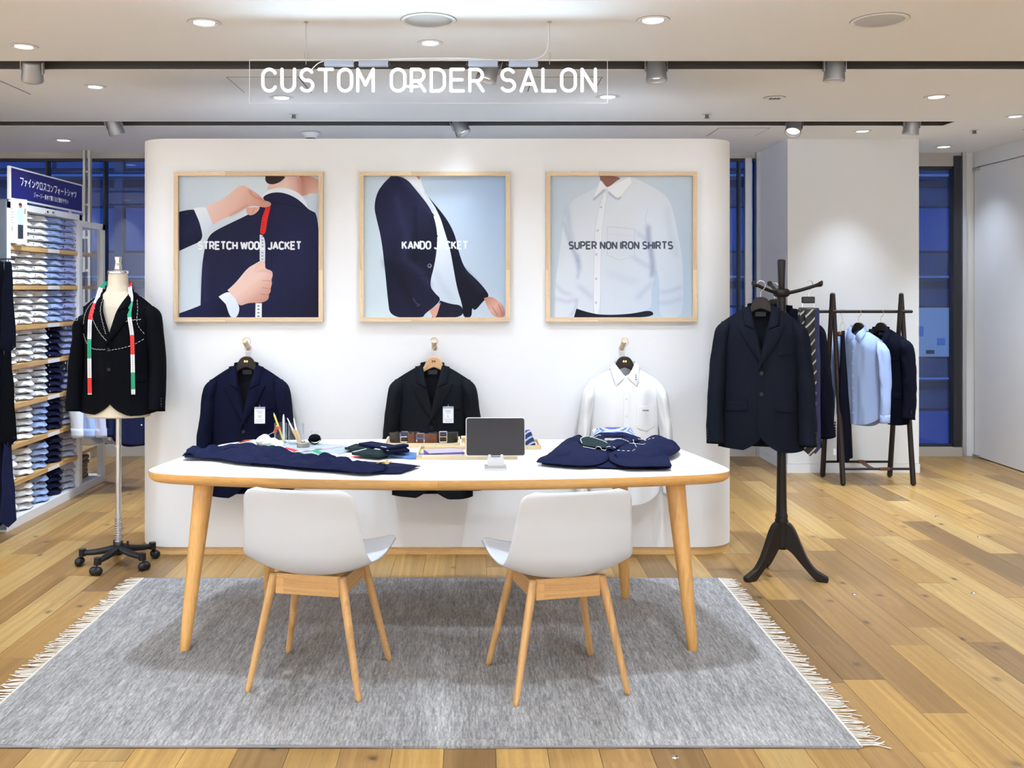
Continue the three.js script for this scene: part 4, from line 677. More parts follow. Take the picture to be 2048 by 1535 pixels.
  stitches(j, 'basting', [[-0.198, -0.115], [-0.18, -0.14], [-0.184, -0.172], [-0.215, -0.178]], { zig: 0.0015, step: 0.006, lift: 0.075 });
  // tape measure round the neck
  const tm = thing('tape_measure', 'red white and green tape measure draped round the dress form neck', 'tape measure', [X, 1.508, -D]);
  const side = (pts, cols) => {
    const c = new THREE.CatmullRomCurve3(pts.map(([x, y, zz]) => V(x, y, zz ?? j.zAt(x, y) + 0.021)), false, 'centripetal'), n = cols.length;
    cols.forEach(([m, a, b]) => { const s = part(tm, 'segment', sheet((u, v) => { const k = lerp(a, b, v), p = c.getPointAt(k), T = c.getTangentAt(k), q = V(0, 0, 1).cross(T).normalize().multiplyScalar(-1); return p.addScaledVector(q, (u - 0.5) * 0.021); }, 2, 16, 0.0012, true), m);
      const tick = []; const L = c.getLength(); for (let k = a + 0.004; k < b - 0.003; k += 0.01 / L) { const p = c.getPointAt(k); tick.push(box(p.x - 0.004, p.x + 0.004, p.y - 0.0008, p.y + 0.0008, p.z + 0.0008, p.z + 0.0016)); } if (tick.length) part(s, 'marking', tick, M.ink); });
  };
  const w = M.card, r = M.red, g = M.green;
  side([[-0.05, 0.018, -0.03], [-0.064, 0.022, 0.0], [-0.077, 0.0, 0.045], [-0.09, -0.06], [-0.098, -0.15], [-0.105, -0.25], [-0.107, -0.4], [-0.108, -0.57]], [[g, 0, 0.13], [w, 0.13, 0.27], [r, 0.27, 0.42], [w, 0.42, 0.57], [g, 0.57, 0.72], [w, 0.72, 0.87], [r, 0.87, 0.99], [M.alu, 0.99, 1]]);
  side([[0.05, 0.018, -0.03], [0.064, 0.022, 0.0], [0.077, 0.0, 0.045], [0.092, -0.06], [0.105, -0.15], [0.116, -0.25], [0.119, -0.4], [0.121, -0.57]], [[r, 0, 0.12], [w, 0.12, 0.25], [g, 0.25, 0.40], [w, 0.40, 0.54], [r, 0.54, 0.69], [w, 0.69, 0.83], [g, 0.83, 0.96], [w, 0.96, 0.99], [M.alu, 0.99, 1]]);
}
// ================================================================ what hangs on the coat stand
makeHanger('coat_hanger', 'dark hanger on the left arm of the coat stand', M.walnut, [1.468, 1.418, -4.965], -0.25, { hookH: 0.085 });
makeJacket('suit_jacket', 'dark slate blue two-button jacket on the front of the coat stand', { mat: M.slate, sd: 12, W: 0.19, L: 0.745, dp: 0.085, breakY: -0.345, fold: 1.2, sleeve: 0.62, lin: M.lining }, [1.468, 1.434, -4.965], -0.25);
makeHanger('coat_hanger', 'dark hanger on the rear arm of the coat stand', M.walnut, [1.63, 1.405, -5.26], 2.55, { hookH: 0.09 });
makeJacket('suit_jacket', 'black navy jacket hanging behind the coat stand post', { mat: M.navyDark, sd: 15, W: 0.2, L: 0.76, dp: 0.08 }, [1.66, 1.42, -5.27], 2.55);
{
  const t = thing('clip_hanger', 'black clip hanger with chrome hook on the right coat stand arm', 'hanger', [1.725, 1.43, -5.01]);
  part(t, 'clip', rbox(0.062, 0.034, 0.03, 0.005, 0, 0.012, 0), M.blackPlastic); part(t, 'hook', tube([[0, 0.025, 0], [0.004, 0.05, 0], [0.018, 0.075, 0], [0.022, 0.095, 0.004], [0.01, 0.112, 0.008], [-0.006, 0.106, 0.006]], 0.0018, 30, 7), M.chrome); part(t, 'ring', [rod([-0.03, -0.004, 0], [-0.03, -0.03, 0], 0.0015), rod([0.03, -0.004, 0], [0.03, -0.03, 0], 0.0015), rod([-0.03, -0.03, 0], [0.03, -0.03, 0], 0.002)], M.chrome);
  tie('tie', 'black tie with pale diagonal stripes, widest on the coat stand', M.tieBlackStripe, [1.728, 1.395, -4.99], 0.1, { len: 0.72, w: 0.034, sd: 2 });
  tie('tie', 'narrow black striped tie next to the coat stand jacket', M.tieBlackStripe, [1.694, 1.395, -5.015], 0.5, { len: 0.70, w: 0.028, top: 0.018, sd: 4 });
  tie('tie', 'royal blue tie at the right of the coat stand ties', M.tieNavyDot, [1.762, 1.392, -5.025], 0.25, { len: 0.71, w: 0.034, sd: 6 });
  const price = thing('price_tag', 'white price tag hanging by the striped ties', 'price tag', [1.70, 0.82, -4.955], 0.1); part(price, 'card', box(-0.011, 0.011, -0.05, 0.05, -0.001, 0.001), M.card); part(price, 'barcode', [0, 1, 2, 3].map((i) => box(-0.007, 0.007, -0.03 + i * 0.01, -0.025 + i * 0.01, 0.001, 0.0016)), M.ink); part(price, 'logo', box(-0.006, 0.006, 0.03, 0.042, 0.001, 0.0016), M.red);
}
// ================================================================ what hangs on the garment rack
{
  const y = 1.322, D = 7.6, hang = (x, l, m, turn) => makeHanger('coat_hanger', l, m, [x, y - 0.125, -D], turn, { hook: M.gold, hookH: 0.1 });
  hang(3.01, 'dark hanger with brass hook in the pale blue shirt', M.walnut, -0.95);
  makeShirt('dress_shirt', 'pale blue striped dress shirt on the garment rack', { mat: M.shirtBlue, sd: 21, L: 0.76, pocket: false, W: 0.2 }, [3.01, y - 0.112, -D], -0.95);
  hang(3.185, 'dark hanger with brass hook in the navy rack jacket', M.walnut, -0.85);
  makeJacket('suit_jacket', 'navy jacket at the right end of the garment rack', { mat: M.navyDark, sd: 25, L: 0.745, W: 0.2 }, [3.185, y - 0.11, -D], -0.85);
  const t = thing('trousers', 'navy trousers hanging folded from a brass hook on the rack', 'trousers', [2.885, 0, -D], -0.5);
  part(t, 'leg_front', loft((k) => ({ c: V(0.0 + 0.01 * k, lerp(1.14, 0.165, k), 0.03), x: V(lerp(0.012, 0.045, sstep(0, 0.9, k)), 0, 0), y: V(0, 0, lerp(0.03, 0.1, sstep(0, 0.5, k))) }), 40, 22, true, (a, k) => 0.08 * noise(Math.cos(a) * 2, Math.sin(a) * 2, k * 6)), M.navyDark);
  part(t, 'leg_rear', loft((k) => ({ c: V(0.03 * k, lerp(1.14, 0.185, k), -0.02), x: V(lerp(0.012, 0.04, sstep(0, 0.9, k)), 0, 0), y: V(0, 0, lerp(0.03, 0.1, sstep(0, 0.5, k))) }), 40, 22, true, (a, k) => 0.08 * noise(Math.cos(a) * 2 + 4, Math.sin(a) * 2, k * 6)), M.navyDark);
  part(t, 'tag', [box(-0.05, -0.03, 0.22, 0.27, 0.128, 0.13), box(0.0, 0.016, 0.21, 0.27, 0.132, 0.134)], M.card, 'small white tags');
  const h = thing('clip_hanger', 'brass ring hook with tan toggle holding the trousers', 'hanger', [2.885, y, -D], -0.5);
  part(h, 'hook', tube([[0.014, 0.004, 0], [0.008, 0.017, 0], [-0.006, 0.017, 0], [-0.015, 0.004, 0], [-0.012, -0.02, 0], [0, -0.05, 0], [0, -0.085, 0]], 0.0018, 40, 7), M.gold); part(h, 'ring', new THREE.TorusGeometry(0.03, 0.0018, 8, 28).scale(0.6, 1.2, 1).translate(0, -0.12, 0), M.gold); part(h, 'toggle', ball(0.022, -0.022, -0.175, 0.01, 1, 0.9, 0.4), M.tan); part(h, 'clip', rbox(0.024, 0.03, 0.03, 0.004, 0.004, -0.165, 0), M.black);
}

// ================================================================ shirt shelves at the left (front plane x = SX, running away from the camera)
const SX = -2.87, SH = [1.772, 1.522, 1.265, 1.02, 0.772, 0.518, 0.285, 0.06];
{
  const t = thing('shelf_unit', 'white shelving unit with oak shelves full of folded shirts', 'shelf unit', [SX, 0, -6.6]);
  const L = (D) => 6.6 - D, b = (x0, x1, y0, y1, d0, d1) => box(x0, x1, y0, y1, L(d1), L(d0));
  part(t, 'base', b(-0.5, 0, 0, 0.058, 6.005, 7.62), M.white);
  part(t, 'back_panel', b(-0.46, -0.445, 0.058, 2.04, 6.005, 7.17), M.white);
  part(t, 'top_board', b(-0.46, 0, 2.0, 2.04, 6.005, 7.19), M.white);
  for (const D of [6.04, 7.15]) part(t, 'upright', b(-0.46, 0.0, 0.058, 2.04, D - 0.03, D + 0.02), M.white);
  const pe = part(t, 'end_post', [b(-0.045, 0, 0.058, 2.0, 7.57, 7.615), b(-0.46, -0.42, 0.058, 2.0, 7.57, 7.615)], M.white); part(t, 'end_beam', [b(-0.45, 0, 1.955, 2.0, 7.17, 7.615)], M.white);
  part(t, 'end_glass', b(-0.02, -0.014, 0.3, 1.95, 7.18, 7.565), M.glass, 'clear glass front of the end bay');
  const holes = []; for (let y = 0.2; y < 1.95; y += 0.05) holes.push(cyl(0.0045, 0.0045, 0.002, 8).rotateX(Math.PI / 2).translate(-0.03, y, L(7.119))); part(t, 'shelf_hole', holes, M.line);
  for (const y of SH.slice(0, 7)) { const s = part(t, 'shelf', b(-0.44, -0.012, y - 0.028, y, 6.05, 7.118), M.shelfOak); part(s, 'shelf_label', [b(-0.012, -0.0095, y - 0.026, y - 0.002, 6.62, 6.80)], M.card); }
  for (const y of [1.772, 1.522, 0.285]) part(t, 'end_shelf', b(-0.42, -0.045, y - 0.026, y, 7.17, 7.56), M.shelfOak);
  part(t, 'hanging_arm', [rod([0, 1.245, L(7.08)], [0.5, 1.245, L(7.08)], 0.009), b(0, 0.006, 1.2, 1.29, 7.05, 7.11)], M.alu);
}
// Folded shirt: its collar looks out of the shelf (towards +x)
function foldedShirt(mat, dotMat) {
  const g = new THREE.Group();
  const body = rbox(0.27, 0.034, 0.186, 0.013, -0.19, 0.018, 0, 2); { const p = body.attributes.position; for (let i = 0; i < p.count; i++) { const x = p.getX(i), y = p.getY(i), z = p.getZ(i); p.setY(i, y * (1 + 0.12 * noise(x * 14, z * 14, 2))); p.setX(i, x + 0.008 * noise(z * 18, y * 40, 5)); } body.computeVertexNormals(); }
  part(g, 'body', body, mat);
  // the collar stands round an open neck, higher behind, its leaves folded down in front
  part(g, 'collar', sheet((u, v) => { const a = u * Math.PI * 2, c = Math.cos(a), s = Math.sin(a); return V(-0.075 + s * 0.082, lerp(0.004, 0.046 - 0.007 * s, v), c * 0.094); }, 32, 4, 0.003), mat);
  part(g, 'collar_fold', sheet((u, v) => { const a = lerp(-0.5, Math.PI + 0.5, u), c = Math.cos(a), s = Math.sin(a), d = Math.abs(u - 0.36); return V(-0.076 + s * (0.084 + 0.024 * v), lerp(0.049 - 0.009 * s, 0.007 + 0.012 * Math.pow(Math.abs(c), 3) + 0.01 * Math.max(0, 1 - d * 14), v) + 0.0015 * noise(u * 9, v * 3, 4), c * (0.096 + 0.014 * v)); }, 34, 5, 0.003), mat);
  part(g, 'button', lathe([[0, 0.003], [0.0055, 0.003], [0.0065, 0], [0, 0]], 10).rotateZ(-Math.PI / 2).translate(0.026, 0.024, -0.062), dotMat);
  return g;
}
{
  const kinds = { white: [M.shirtWhite, M.greyMetal], 'pale grey': [M.shirtGrey, M.greyMetal], 'light blue': [M.shirtBlue, M.frameDark], periwinkle: [M.shirtPeri, M.frameDark], navy: [M.shirtNavy, M.pearl], lavender: [M.shirtLav, M.frameDark] };
  const proto = {}; for (const k in kinds) proto[k] = foldedShirt(...kinds[k]);
  const plan = [['white', 'white', 'white', 'light blue', 'periwinkle'], ['white', 'white', 'white', 'light blue', 'periwinkle'], ['white', 'white', 'white', 'light blue', 'periwinkle'], ['white', 'white', 'pale grey', 'navy', 'periwinkle'], ['white', 'white', 'pale grey', 'navy', 'periwinkle'], ['white', 'white', 'light blue', 'navy', 'lavender'], ['white', 'white', 'light blue', 'navy', 'lavender'], ['white', 'white', 'light blue', 'navy', 'lavender']];
  const nth = ['first', 'second', 'third', 'fourth', 'fifth', 'sixth', 'seventh'], row = ['top', 'second', 'third', 'fourth', 'fifth', 'sixth', 'seventh', 'bottom'];
  plan.forEach((r, j) => r.forEach((c, i) => {
    const D = 6.155 + i * 0.2315, n = j === 7 ? 4 : j === 6 ? 4 : 5, h = 0.0445;
    for (let k = 0; k < n; k++) {
      const o = proto[c].clone(); o.name = numbered('folded_shirt'); scene.add(o); o.position.set(SX - 0.052 + rr(-0.008, 0.008), SH[j] + 0.001 + k * h, -D + rr(-0.005, 0.005)); o.rotation.y = rr(-0.06, 0.06); o.scale.set(1, rr(0.98, 1.0), rr(0.97, 1.02));
      tag(o, `${c} folded shirt, ${n - 1 - k ? nth[n - 1 - k] + ' from' : 'on'} top of ${nth[i]} stack, ${row[j]} shelf`, 'shirt', 'folded shirts on the shelves');
    }
  }));
}
// ---- header sign in strokes
{
  const K = {
    'フ': [[1, 2, 9, 2, 8, 6, 4, 9.5]], 'ァ': [[2, 4, 8, 4, 6.5, 6], [5, 5, 4.7, 8, 3.5, 9.5]], 'イ': [[8, 1, 5, 4, 1.5, 6], [5.5, 3.8, 5.5, 9.5]], 'ン': [[2, 2.5, 4, 4], [2, 9, 6, 7.5, 9, 3]], 'ク': [[4, 1, 3.5, 3, 1.5, 5.5], [3.8, 2.5, 8.5, 2.5, 7.5, 6, 4, 9.5]], 'ロ': [[2, 2, 8.5, 2, 8.5, 8.8, 2, 8.8, 2, 2]], 'ス': [[2, 2, 8, 2, 6.5, 5, 1.5, 9.5], [5.7, 6.3, 9, 9.3]], 'コ': [[2, 2.5, 8, 2.5, 8, 8.7, 1.8, 8.7]],
    'ォ': [[2, 5, 8.3, 5], [6, 3.5, 6, 9.5, 4.6, 9], [6, 5, 2.5, 8.6]], 'ー': [[1, 5.5, 9, 5.5]], 'ト': [[4, 1, 4, 9.5], [4, 4.5, 7.5, 6.3]], 'シ': [[2, 2, 4, 3.2], [1.5, 4.5, 3.5, 5.7], [2, 9, 6, 7.5, 9, 3.5]], 'ャ': [[2, 5.5, 8.5, 4.5, 7, 6.7], [4, 3.5, 5.5, 9.5]], 'ツ': [[1.5, 3, 2.5, 5], [4.5, 2.5, 5.3, 4.5], [8.5, 2.5, 7.5, 6, 4, 9.3]], 'ジ': [[2, 2, 4, 3.2], [1.5, 4.5, 3.5, 5.7], [2, 9, 6, 7.5, 9, 4], [6.5, 1, 7.3, 2.3], [8.2, 0.6, 9, 1.9]],
    '素': [[2, 1.5, 8, 1.5], [2.5, 3, 7.5, 3], [1, 4.5, 9, 4.5], [5, 0.5, 5, 4.5], [5, 4.8, 3, 6, 6.5, 6, 3, 7.5, 8, 7.3], [5, 7.5, 5, 9.7], [3.2, 8.2, 2, 9.5], [6.8, 8.2, 8.2, 9.5]], '材': [[1, 3, 4.8, 3], [3, 0.8, 3, 9.6], [3, 3.5, 1, 7], [3, 4, 4.6, 5.6], [5, 3, 9.5, 3], [7.5, 0.8, 7.5, 9.5, 6.3, 9], [7.4, 3.3, 5, 7.5]], 'で': [[1, 2.2, 8.5, 2, 5, 4, 4.2, 6.5, 5.3, 8.6, 7.3, 9.3], [7, 4.2, 7.8, 5.4], [8.5, 3.6, 9.3, 4.8]], '驚': [[1, 1.2, 5, 1.2], [2, 0.5, 2, 2], [4, 0.5, 4, 2], [1.5, 2, 5, 2.4, 4.8, 4.4], [2, 3, 3.8, 3, 3.8, 4.2, 2, 4.2, 2, 3], [6.5, 0.6, 5.8, 2.2], [6, 1.6, 9, 1.6, 6, 4.6], [6.6, 2.4, 9.2, 4.6], [2.2, 5.2, 8, 5.2], [2.2, 5.2, 2.2, 8, 8.6, 8, 8.2, 9.7], [2.2, 6.2, 7.8, 6.2], [2.2, 7.1, 7.8, 7.1], [5, 5.2, 5, 8], [2, 8.8, 1.4, 9.7], [4, 8.8, 4.2, 9.6], [6, 8.8, 6.3, 9.5]],
    'く': [[7, 1, 3, 5.2, 7, 9.5]], 'ほ': [[2, 1.2, 1.6, 5, 2.2, 9.2], [4.4, 2, 9, 2], [4.4, 4.6, 9, 4.6], [6.9, 2, 6.9, 8.2, 5.4, 9.2, 4.4, 8, 6, 7.2, 9.2, 9]], 'ど': [[3, 1.4, 4, 4.5], [8, 3, 3.5, 5.5, 2.4, 7.6, 4, 9.2, 8.2, 9], [7.2, 0.6, 8, 1.8], [8.6, 0.3, 9.4, 1.5]], '動': [[1, 1.6, 5, 1], [0.8, 2.8, 5.4, 2.8], [1.4, 3.8, 4.9, 3.8, 4.9, 6.4, 1.4, 6.4, 1.4, 3.8], [1.4, 5.1, 4.9, 5.1], [3.1, 1.2, 3.1, 9], [1, 7.6, 5.2, 7.6], [0.7, 9.2, 5.5, 8.8], [6, 3.2, 9.2, 3.2, 8.8, 9.2, 7.6, 8.8], [7.5, 0.8, 7.3, 5, 5.6, 9.6]], 'き': [[1.8, 2.6, 8, 2], [1.6, 4.8, 8.4, 4.2], [4.4, 0.6, 7.4, 6.8], [7.4, 6.8, 4, 6.2], [2.4, 6.8, 3, 8.8, 7, 9.3]], 'や': [[1, 4.8, 7, 2.6, 8.8, 4, 6.6, 6], [5, 0.8, 5.8, 2.4], [2.8, 2, 5, 9.6]], 'す': [[1, 2.6, 9, 2.6], [5.6, 0.6, 5.6, 6, 4, 6.4, 3.6, 5, 5.4, 4.6, 5.8, 7, 4, 9.6]], 'い': [[2, 2, 2.2, 7, 3.6, 8.6, 4.4, 7], [7, 2.8, 8.4, 6.6]],
  };
  const tex = canvasTex(1024, 172, (g, w, h) => {
    g.fillStyle = '#1c1a63'; g.fillRect(0, 0, w, h); g.strokeStyle = '#ffffff'; g.lineCap = 'butt'; g.lineJoin = 'miter';
    const write = (text, x0, x1, y, size, lw) => { const st = (x1 - x0) / text.length; g.lineWidth = lw; [...text].forEach((c, i) => { for (const s of K[c]) { g.beginPath(); for (let k = 0; k < s.length; k += 2) g[k ? 'lineTo' : 'moveTo'](x0 + i * st + s[k] / 10 * st * 0.98, y + s[k + 1] / 10 * size); g.stroke(); } }); };
    write('ファインクロスコンフォートシャツ', 105, 935, 36, 56, 7.5); write('ジャージー素材で驚くほど動きやすい', 288, 800, 110, 34, 3.6);
  });
  const t = thing('header_sign', 'dark blue shelf header sign with two lines of white Japanese writing', 'sign', [SX, 2.16, -6.62]);
  part(t, 'board', rbox(0.02, 0.208, 1.13, 0.003, -0.012, 0, 0), M.white, 'white framed board'); part(t, 'print', new THREE.PlaneGeometry(1.10, 0.186).rotateY(Math.PI / 2).translate(-0.0012, 0, 0), std(lin(1, 1, 1), 0.5, 0, { map: tex }));
  part(t, 'bracket', [box(-0.03, -0.012, -0.13, 0.1, -0.4, -0.38), box(-0.03, -0.012, -0.13, 0.1, 0.38, 0.4)], M.alu);
  const ad = canvasTex(160, 300, (g, w, h) => { g.fillStyle = '#d8d4da'; g.fillRect(0, 0, w, h); g.fillStyle = '#777'; for (let i = 0; i < 5; i++) g.fillRect(8, 90 + i * 18, 42 - (i % 2) * 10, 4); g.fillRect(10, 190, 8, 30); g.fillRect(26, 190, 8, 30); g.fillStyle = '#23252f'; g.fillRect(78, 170, 48, 100); g.fillStyle = '#a9bfe6'; g.fillRect(76, 62, 50, 112); g.beginPath(); g.moveTo(76, 66); g.lineTo(60, 120); g.lineTo(70, 128); g.lineTo(84, 90); g.fill(); g.beginPath(); g.moveTo(122, 66); g.lineTo(148, 96); g.lineTo(140, 108); g.lineTo(120, 96); g.fill(); g.fillStyle = '#9c6a52'; g.fillRect(136, 60, 12, 38); g.beginPath(); g.arc(102, 46, 15, 0, 7); g.fill(); g.fillStyle = '#33241f'; g.beginPath(); g.arc(100, 40, 15, 3, 6.6); g.fill(); });
  const c = thing('shelf_card', 'upright picture card of person in blue shirt at top shelf', 'picture card', [SX + 0.012, 1.925, -6.13], Math.PI / 2 - 0.35); part(c, 'card', box(-0.075, 0.075, -0.14, 0.14, -0.003, 0), M.card); part(c, 'print', new THREE.PlaneGeometry(0.148, 0.278).translate(0, 0, 0.0008), std(lin(1, 1, 1), 0.5, 0, { map: ad }));
  const pl = thing('price_plate', 'small white price plate on the shelf header board', 'price plate', [SX + 0.001, 2.02, -6.62]); part(pl, 'plate', box(0, 0.004, -0.014, 0.014, -0.09, 0.09), M.card); part(pl, 'digits', [box(0.004, 0.0046, -0.008, 0.004, 0.03, 0.055), box(0.004, 0.0046, -0.008, 0.006, -0.06, -0.05), box(0.004, 0.0046, -0.008, 0.006, -0.045, -0.03)], M.ink);
}
// ---- what stands in the glazed end bay
{
  const y = (i) => [1.772, 1.522, 0.285][i];
  const crate = (l, m, x, yy, D, w, h, d) => solo('display_box', rbox(w, h, d, 0.004, x, yy + h / 2 + 0.0005, -D), m, l, 'box', 'boxes in the end bay');
  crate('grey display box on the upper end bay shelf', std(lin(0.16, 0.16, 0.18), 0.7), SX - 0.2, y(0), 7.36, 0.2, 0.11, 0.22);
  crate('dark grey display box under the black rosette', std(lin(0.13, 0.13, 0.15), 0.7), SX - 0.2, y(1), 7.36, 0.2, 0.105, 0.24);
  const petals = []; for (let i = 0; i < 26; i++) { const a = i * 2.4, r = 0.012 + 0.0022 * i; petals.push(ball(0.028, Math.cos(a) * r, 0.05 + Math.sin(a * 1.7) * 0.03, Math.sin(a) * r, 1, 0.55, 1, 10).rotateX(0.3 * Math.sin(i))); }
  for (const [i, dy, l] of [[1, 0.106, 'black fabric rosette on the box in the end bay'], [0, 0.111, 'black ruffled bow on the upper box in the end bay']]) { const t = thing('rosette', l, 'rosette', [SX - 0.19, y(i) + dy + 0.0, -7.36]); part(t, 'petals', petals.map((g) => g.clone().translate(0, 0.0, 0)), M.black); }
  for (let k = 0; k < 5; k++) solo('folded_trousers', rbox(0.24, 0.034, 0.24, 0.012, SX - 0.2 + rr(-0.01, 0.01), 0.0585 + 0.018 + k * 0.0345, -7.37), std(lin(0.2 + 0.05 * (k % 3), 0.15 + 0.035 * (k % 3), 0.1 + 0.02 * (k % 3)), 0.95, 0, { bumpMap: rep(weave, 70), bumpScale: 0.0006 }), `brown folded trousers, ${['lowest', 'second lowest', 'middle', 'second highest', 'highest'][k]} of the stack in the end bay`, 'trousers', 'folded trousers in the end bay');
}
// ---- shirts on the arm behind the dress form
makeShirt('dress_shirt', 'pale grey shirt hanging behind the dress form, nearest the shelves', { mat: M.shirtGrey, sd: 31, L: 0.80, pocket: false, W: 0.19, dp: 0.03 }, [SX + 0.14, 1.185, -7.08], 1.25);
makeShirt('dress_shirt', 'blue shirt hanging behind the dress form, second from the shelves', { mat: M.shirtBlue, sd: 33, L: 0.78, pocket: false, W: 0.19, dp: 0.03 }, [SX + 0.22, 1.185, -7.08], 1.25);
makeShirt('dress_shirt', 'light lavender shirt hanging behind the dress form beside the navy one', { mat: M.shirtLav, sd: 35, L: 0.79, pocket: false, W: 0.19, dp: 0.03 }, [SX + 0.3, 1.185, -7.08], 1.25);
makeShirt('dress_shirt', 'navy shirt hanging behind the dress form pole', { mat: M.shirtNavy, sd: 37, L: 0.81, pocket: false, W: 0.2, dp: 0.03 }, [SX + 0.45, 1.185, -7.08], 0.75);
for (const [x, l, r] of [[0.14, 'grey shirt nearest the shelves', 1.25], [0.22, 'blue shirt', 1.25], [0.3, 'lavender shirt', 1.25], [0.45, 'navy shirt', 0.75]]) makeHanger('coat_hanger', `dark hanger in the ${l} behind the dress form`, M.walnut, [SX + x, 1.168, -7.08], r, { hookH: 0.06, w: 0.15 });
// ---- tie rack on the grey end panel
{
  const t = thing('tie_rack', 'grey fabric end panel with three black tie rails', 'tie rack', [-3.16, 0, -5.98]);
  part(t, 'panel', box(-0.3, 0.294, 0.02, 2.05, -0.02, 0), std(lin(0.1, 0.115, 0.135), 0.95, 0, { bumpMap: rep(weave, 40), bumpScale: 0.001 }), 'grey woven panel'); part(t, 'foot', box(-0.3, 0.25, 0, 0.02, -0.03, 0.06), M.greyMetal);
  const rows = [[1.665, ['navyDark', 'inkBlue', 'navyDark', 'blackCloth', 'navyDark']], [1.14, ['tieBlue', 'blackCloth', 'blackCloth', 'navyDark', 'blackCloth']], [0.60, ['tieNavyStripe', 'blackCloth', 'blackCloth', 'navyDark', 'shirtNavy']]], word = { navyDark: 'dark navy', inkBlue: 'ink blue', blackCloth: 'black', tieBlue: 'royal blue', tieNavyStripe: 'blue striped', shirtNavy: 'deep blue' };
  rows.forEach(([y, cols], j) => {
    part(t, 'rail', [rod([-0.16, y + 0.012, 0.16], [0.43, y + 0.012, 0.16], 0.004), rod([-0.1, y + 0.012, 0], [-0.1, y + 0.012, 0.16], 0.004), rod([0.24, y + 0.012, 0], [0.24, y + 0.012, 0.16], 0.004)], M.black);
    cols.forEach((c, i) => {
      const x = -3.16 + [0.2, 0.255, 0.30, 0.345, 0.39][i];
      part(t, 'hook', new THREE.TorusGeometry(0.012, 0.002, 6, 14).rotateY(Math.PI / 2 + 0.4).translate(x + 3.16, y + 0.004, 0.16), M.black);
      tie('tie', `${word[c]} tie, ${['first', 'second', 'third', 'fourth', 'fifth'][i]} from left on the ${['top', 'middle', 'lowest'][j]} tie rail`, M[c], [x, y - 0.012, -5.82 + 0.002 * i], 0.55, { len: [0.5, 0.53, 0.47][j] * (1 - 0.02 * ((i * 3) % 4)), w: 0.045, top: 0.018, group: 'ties on the rack', sd: i + j * 5 });
    });
  });
}

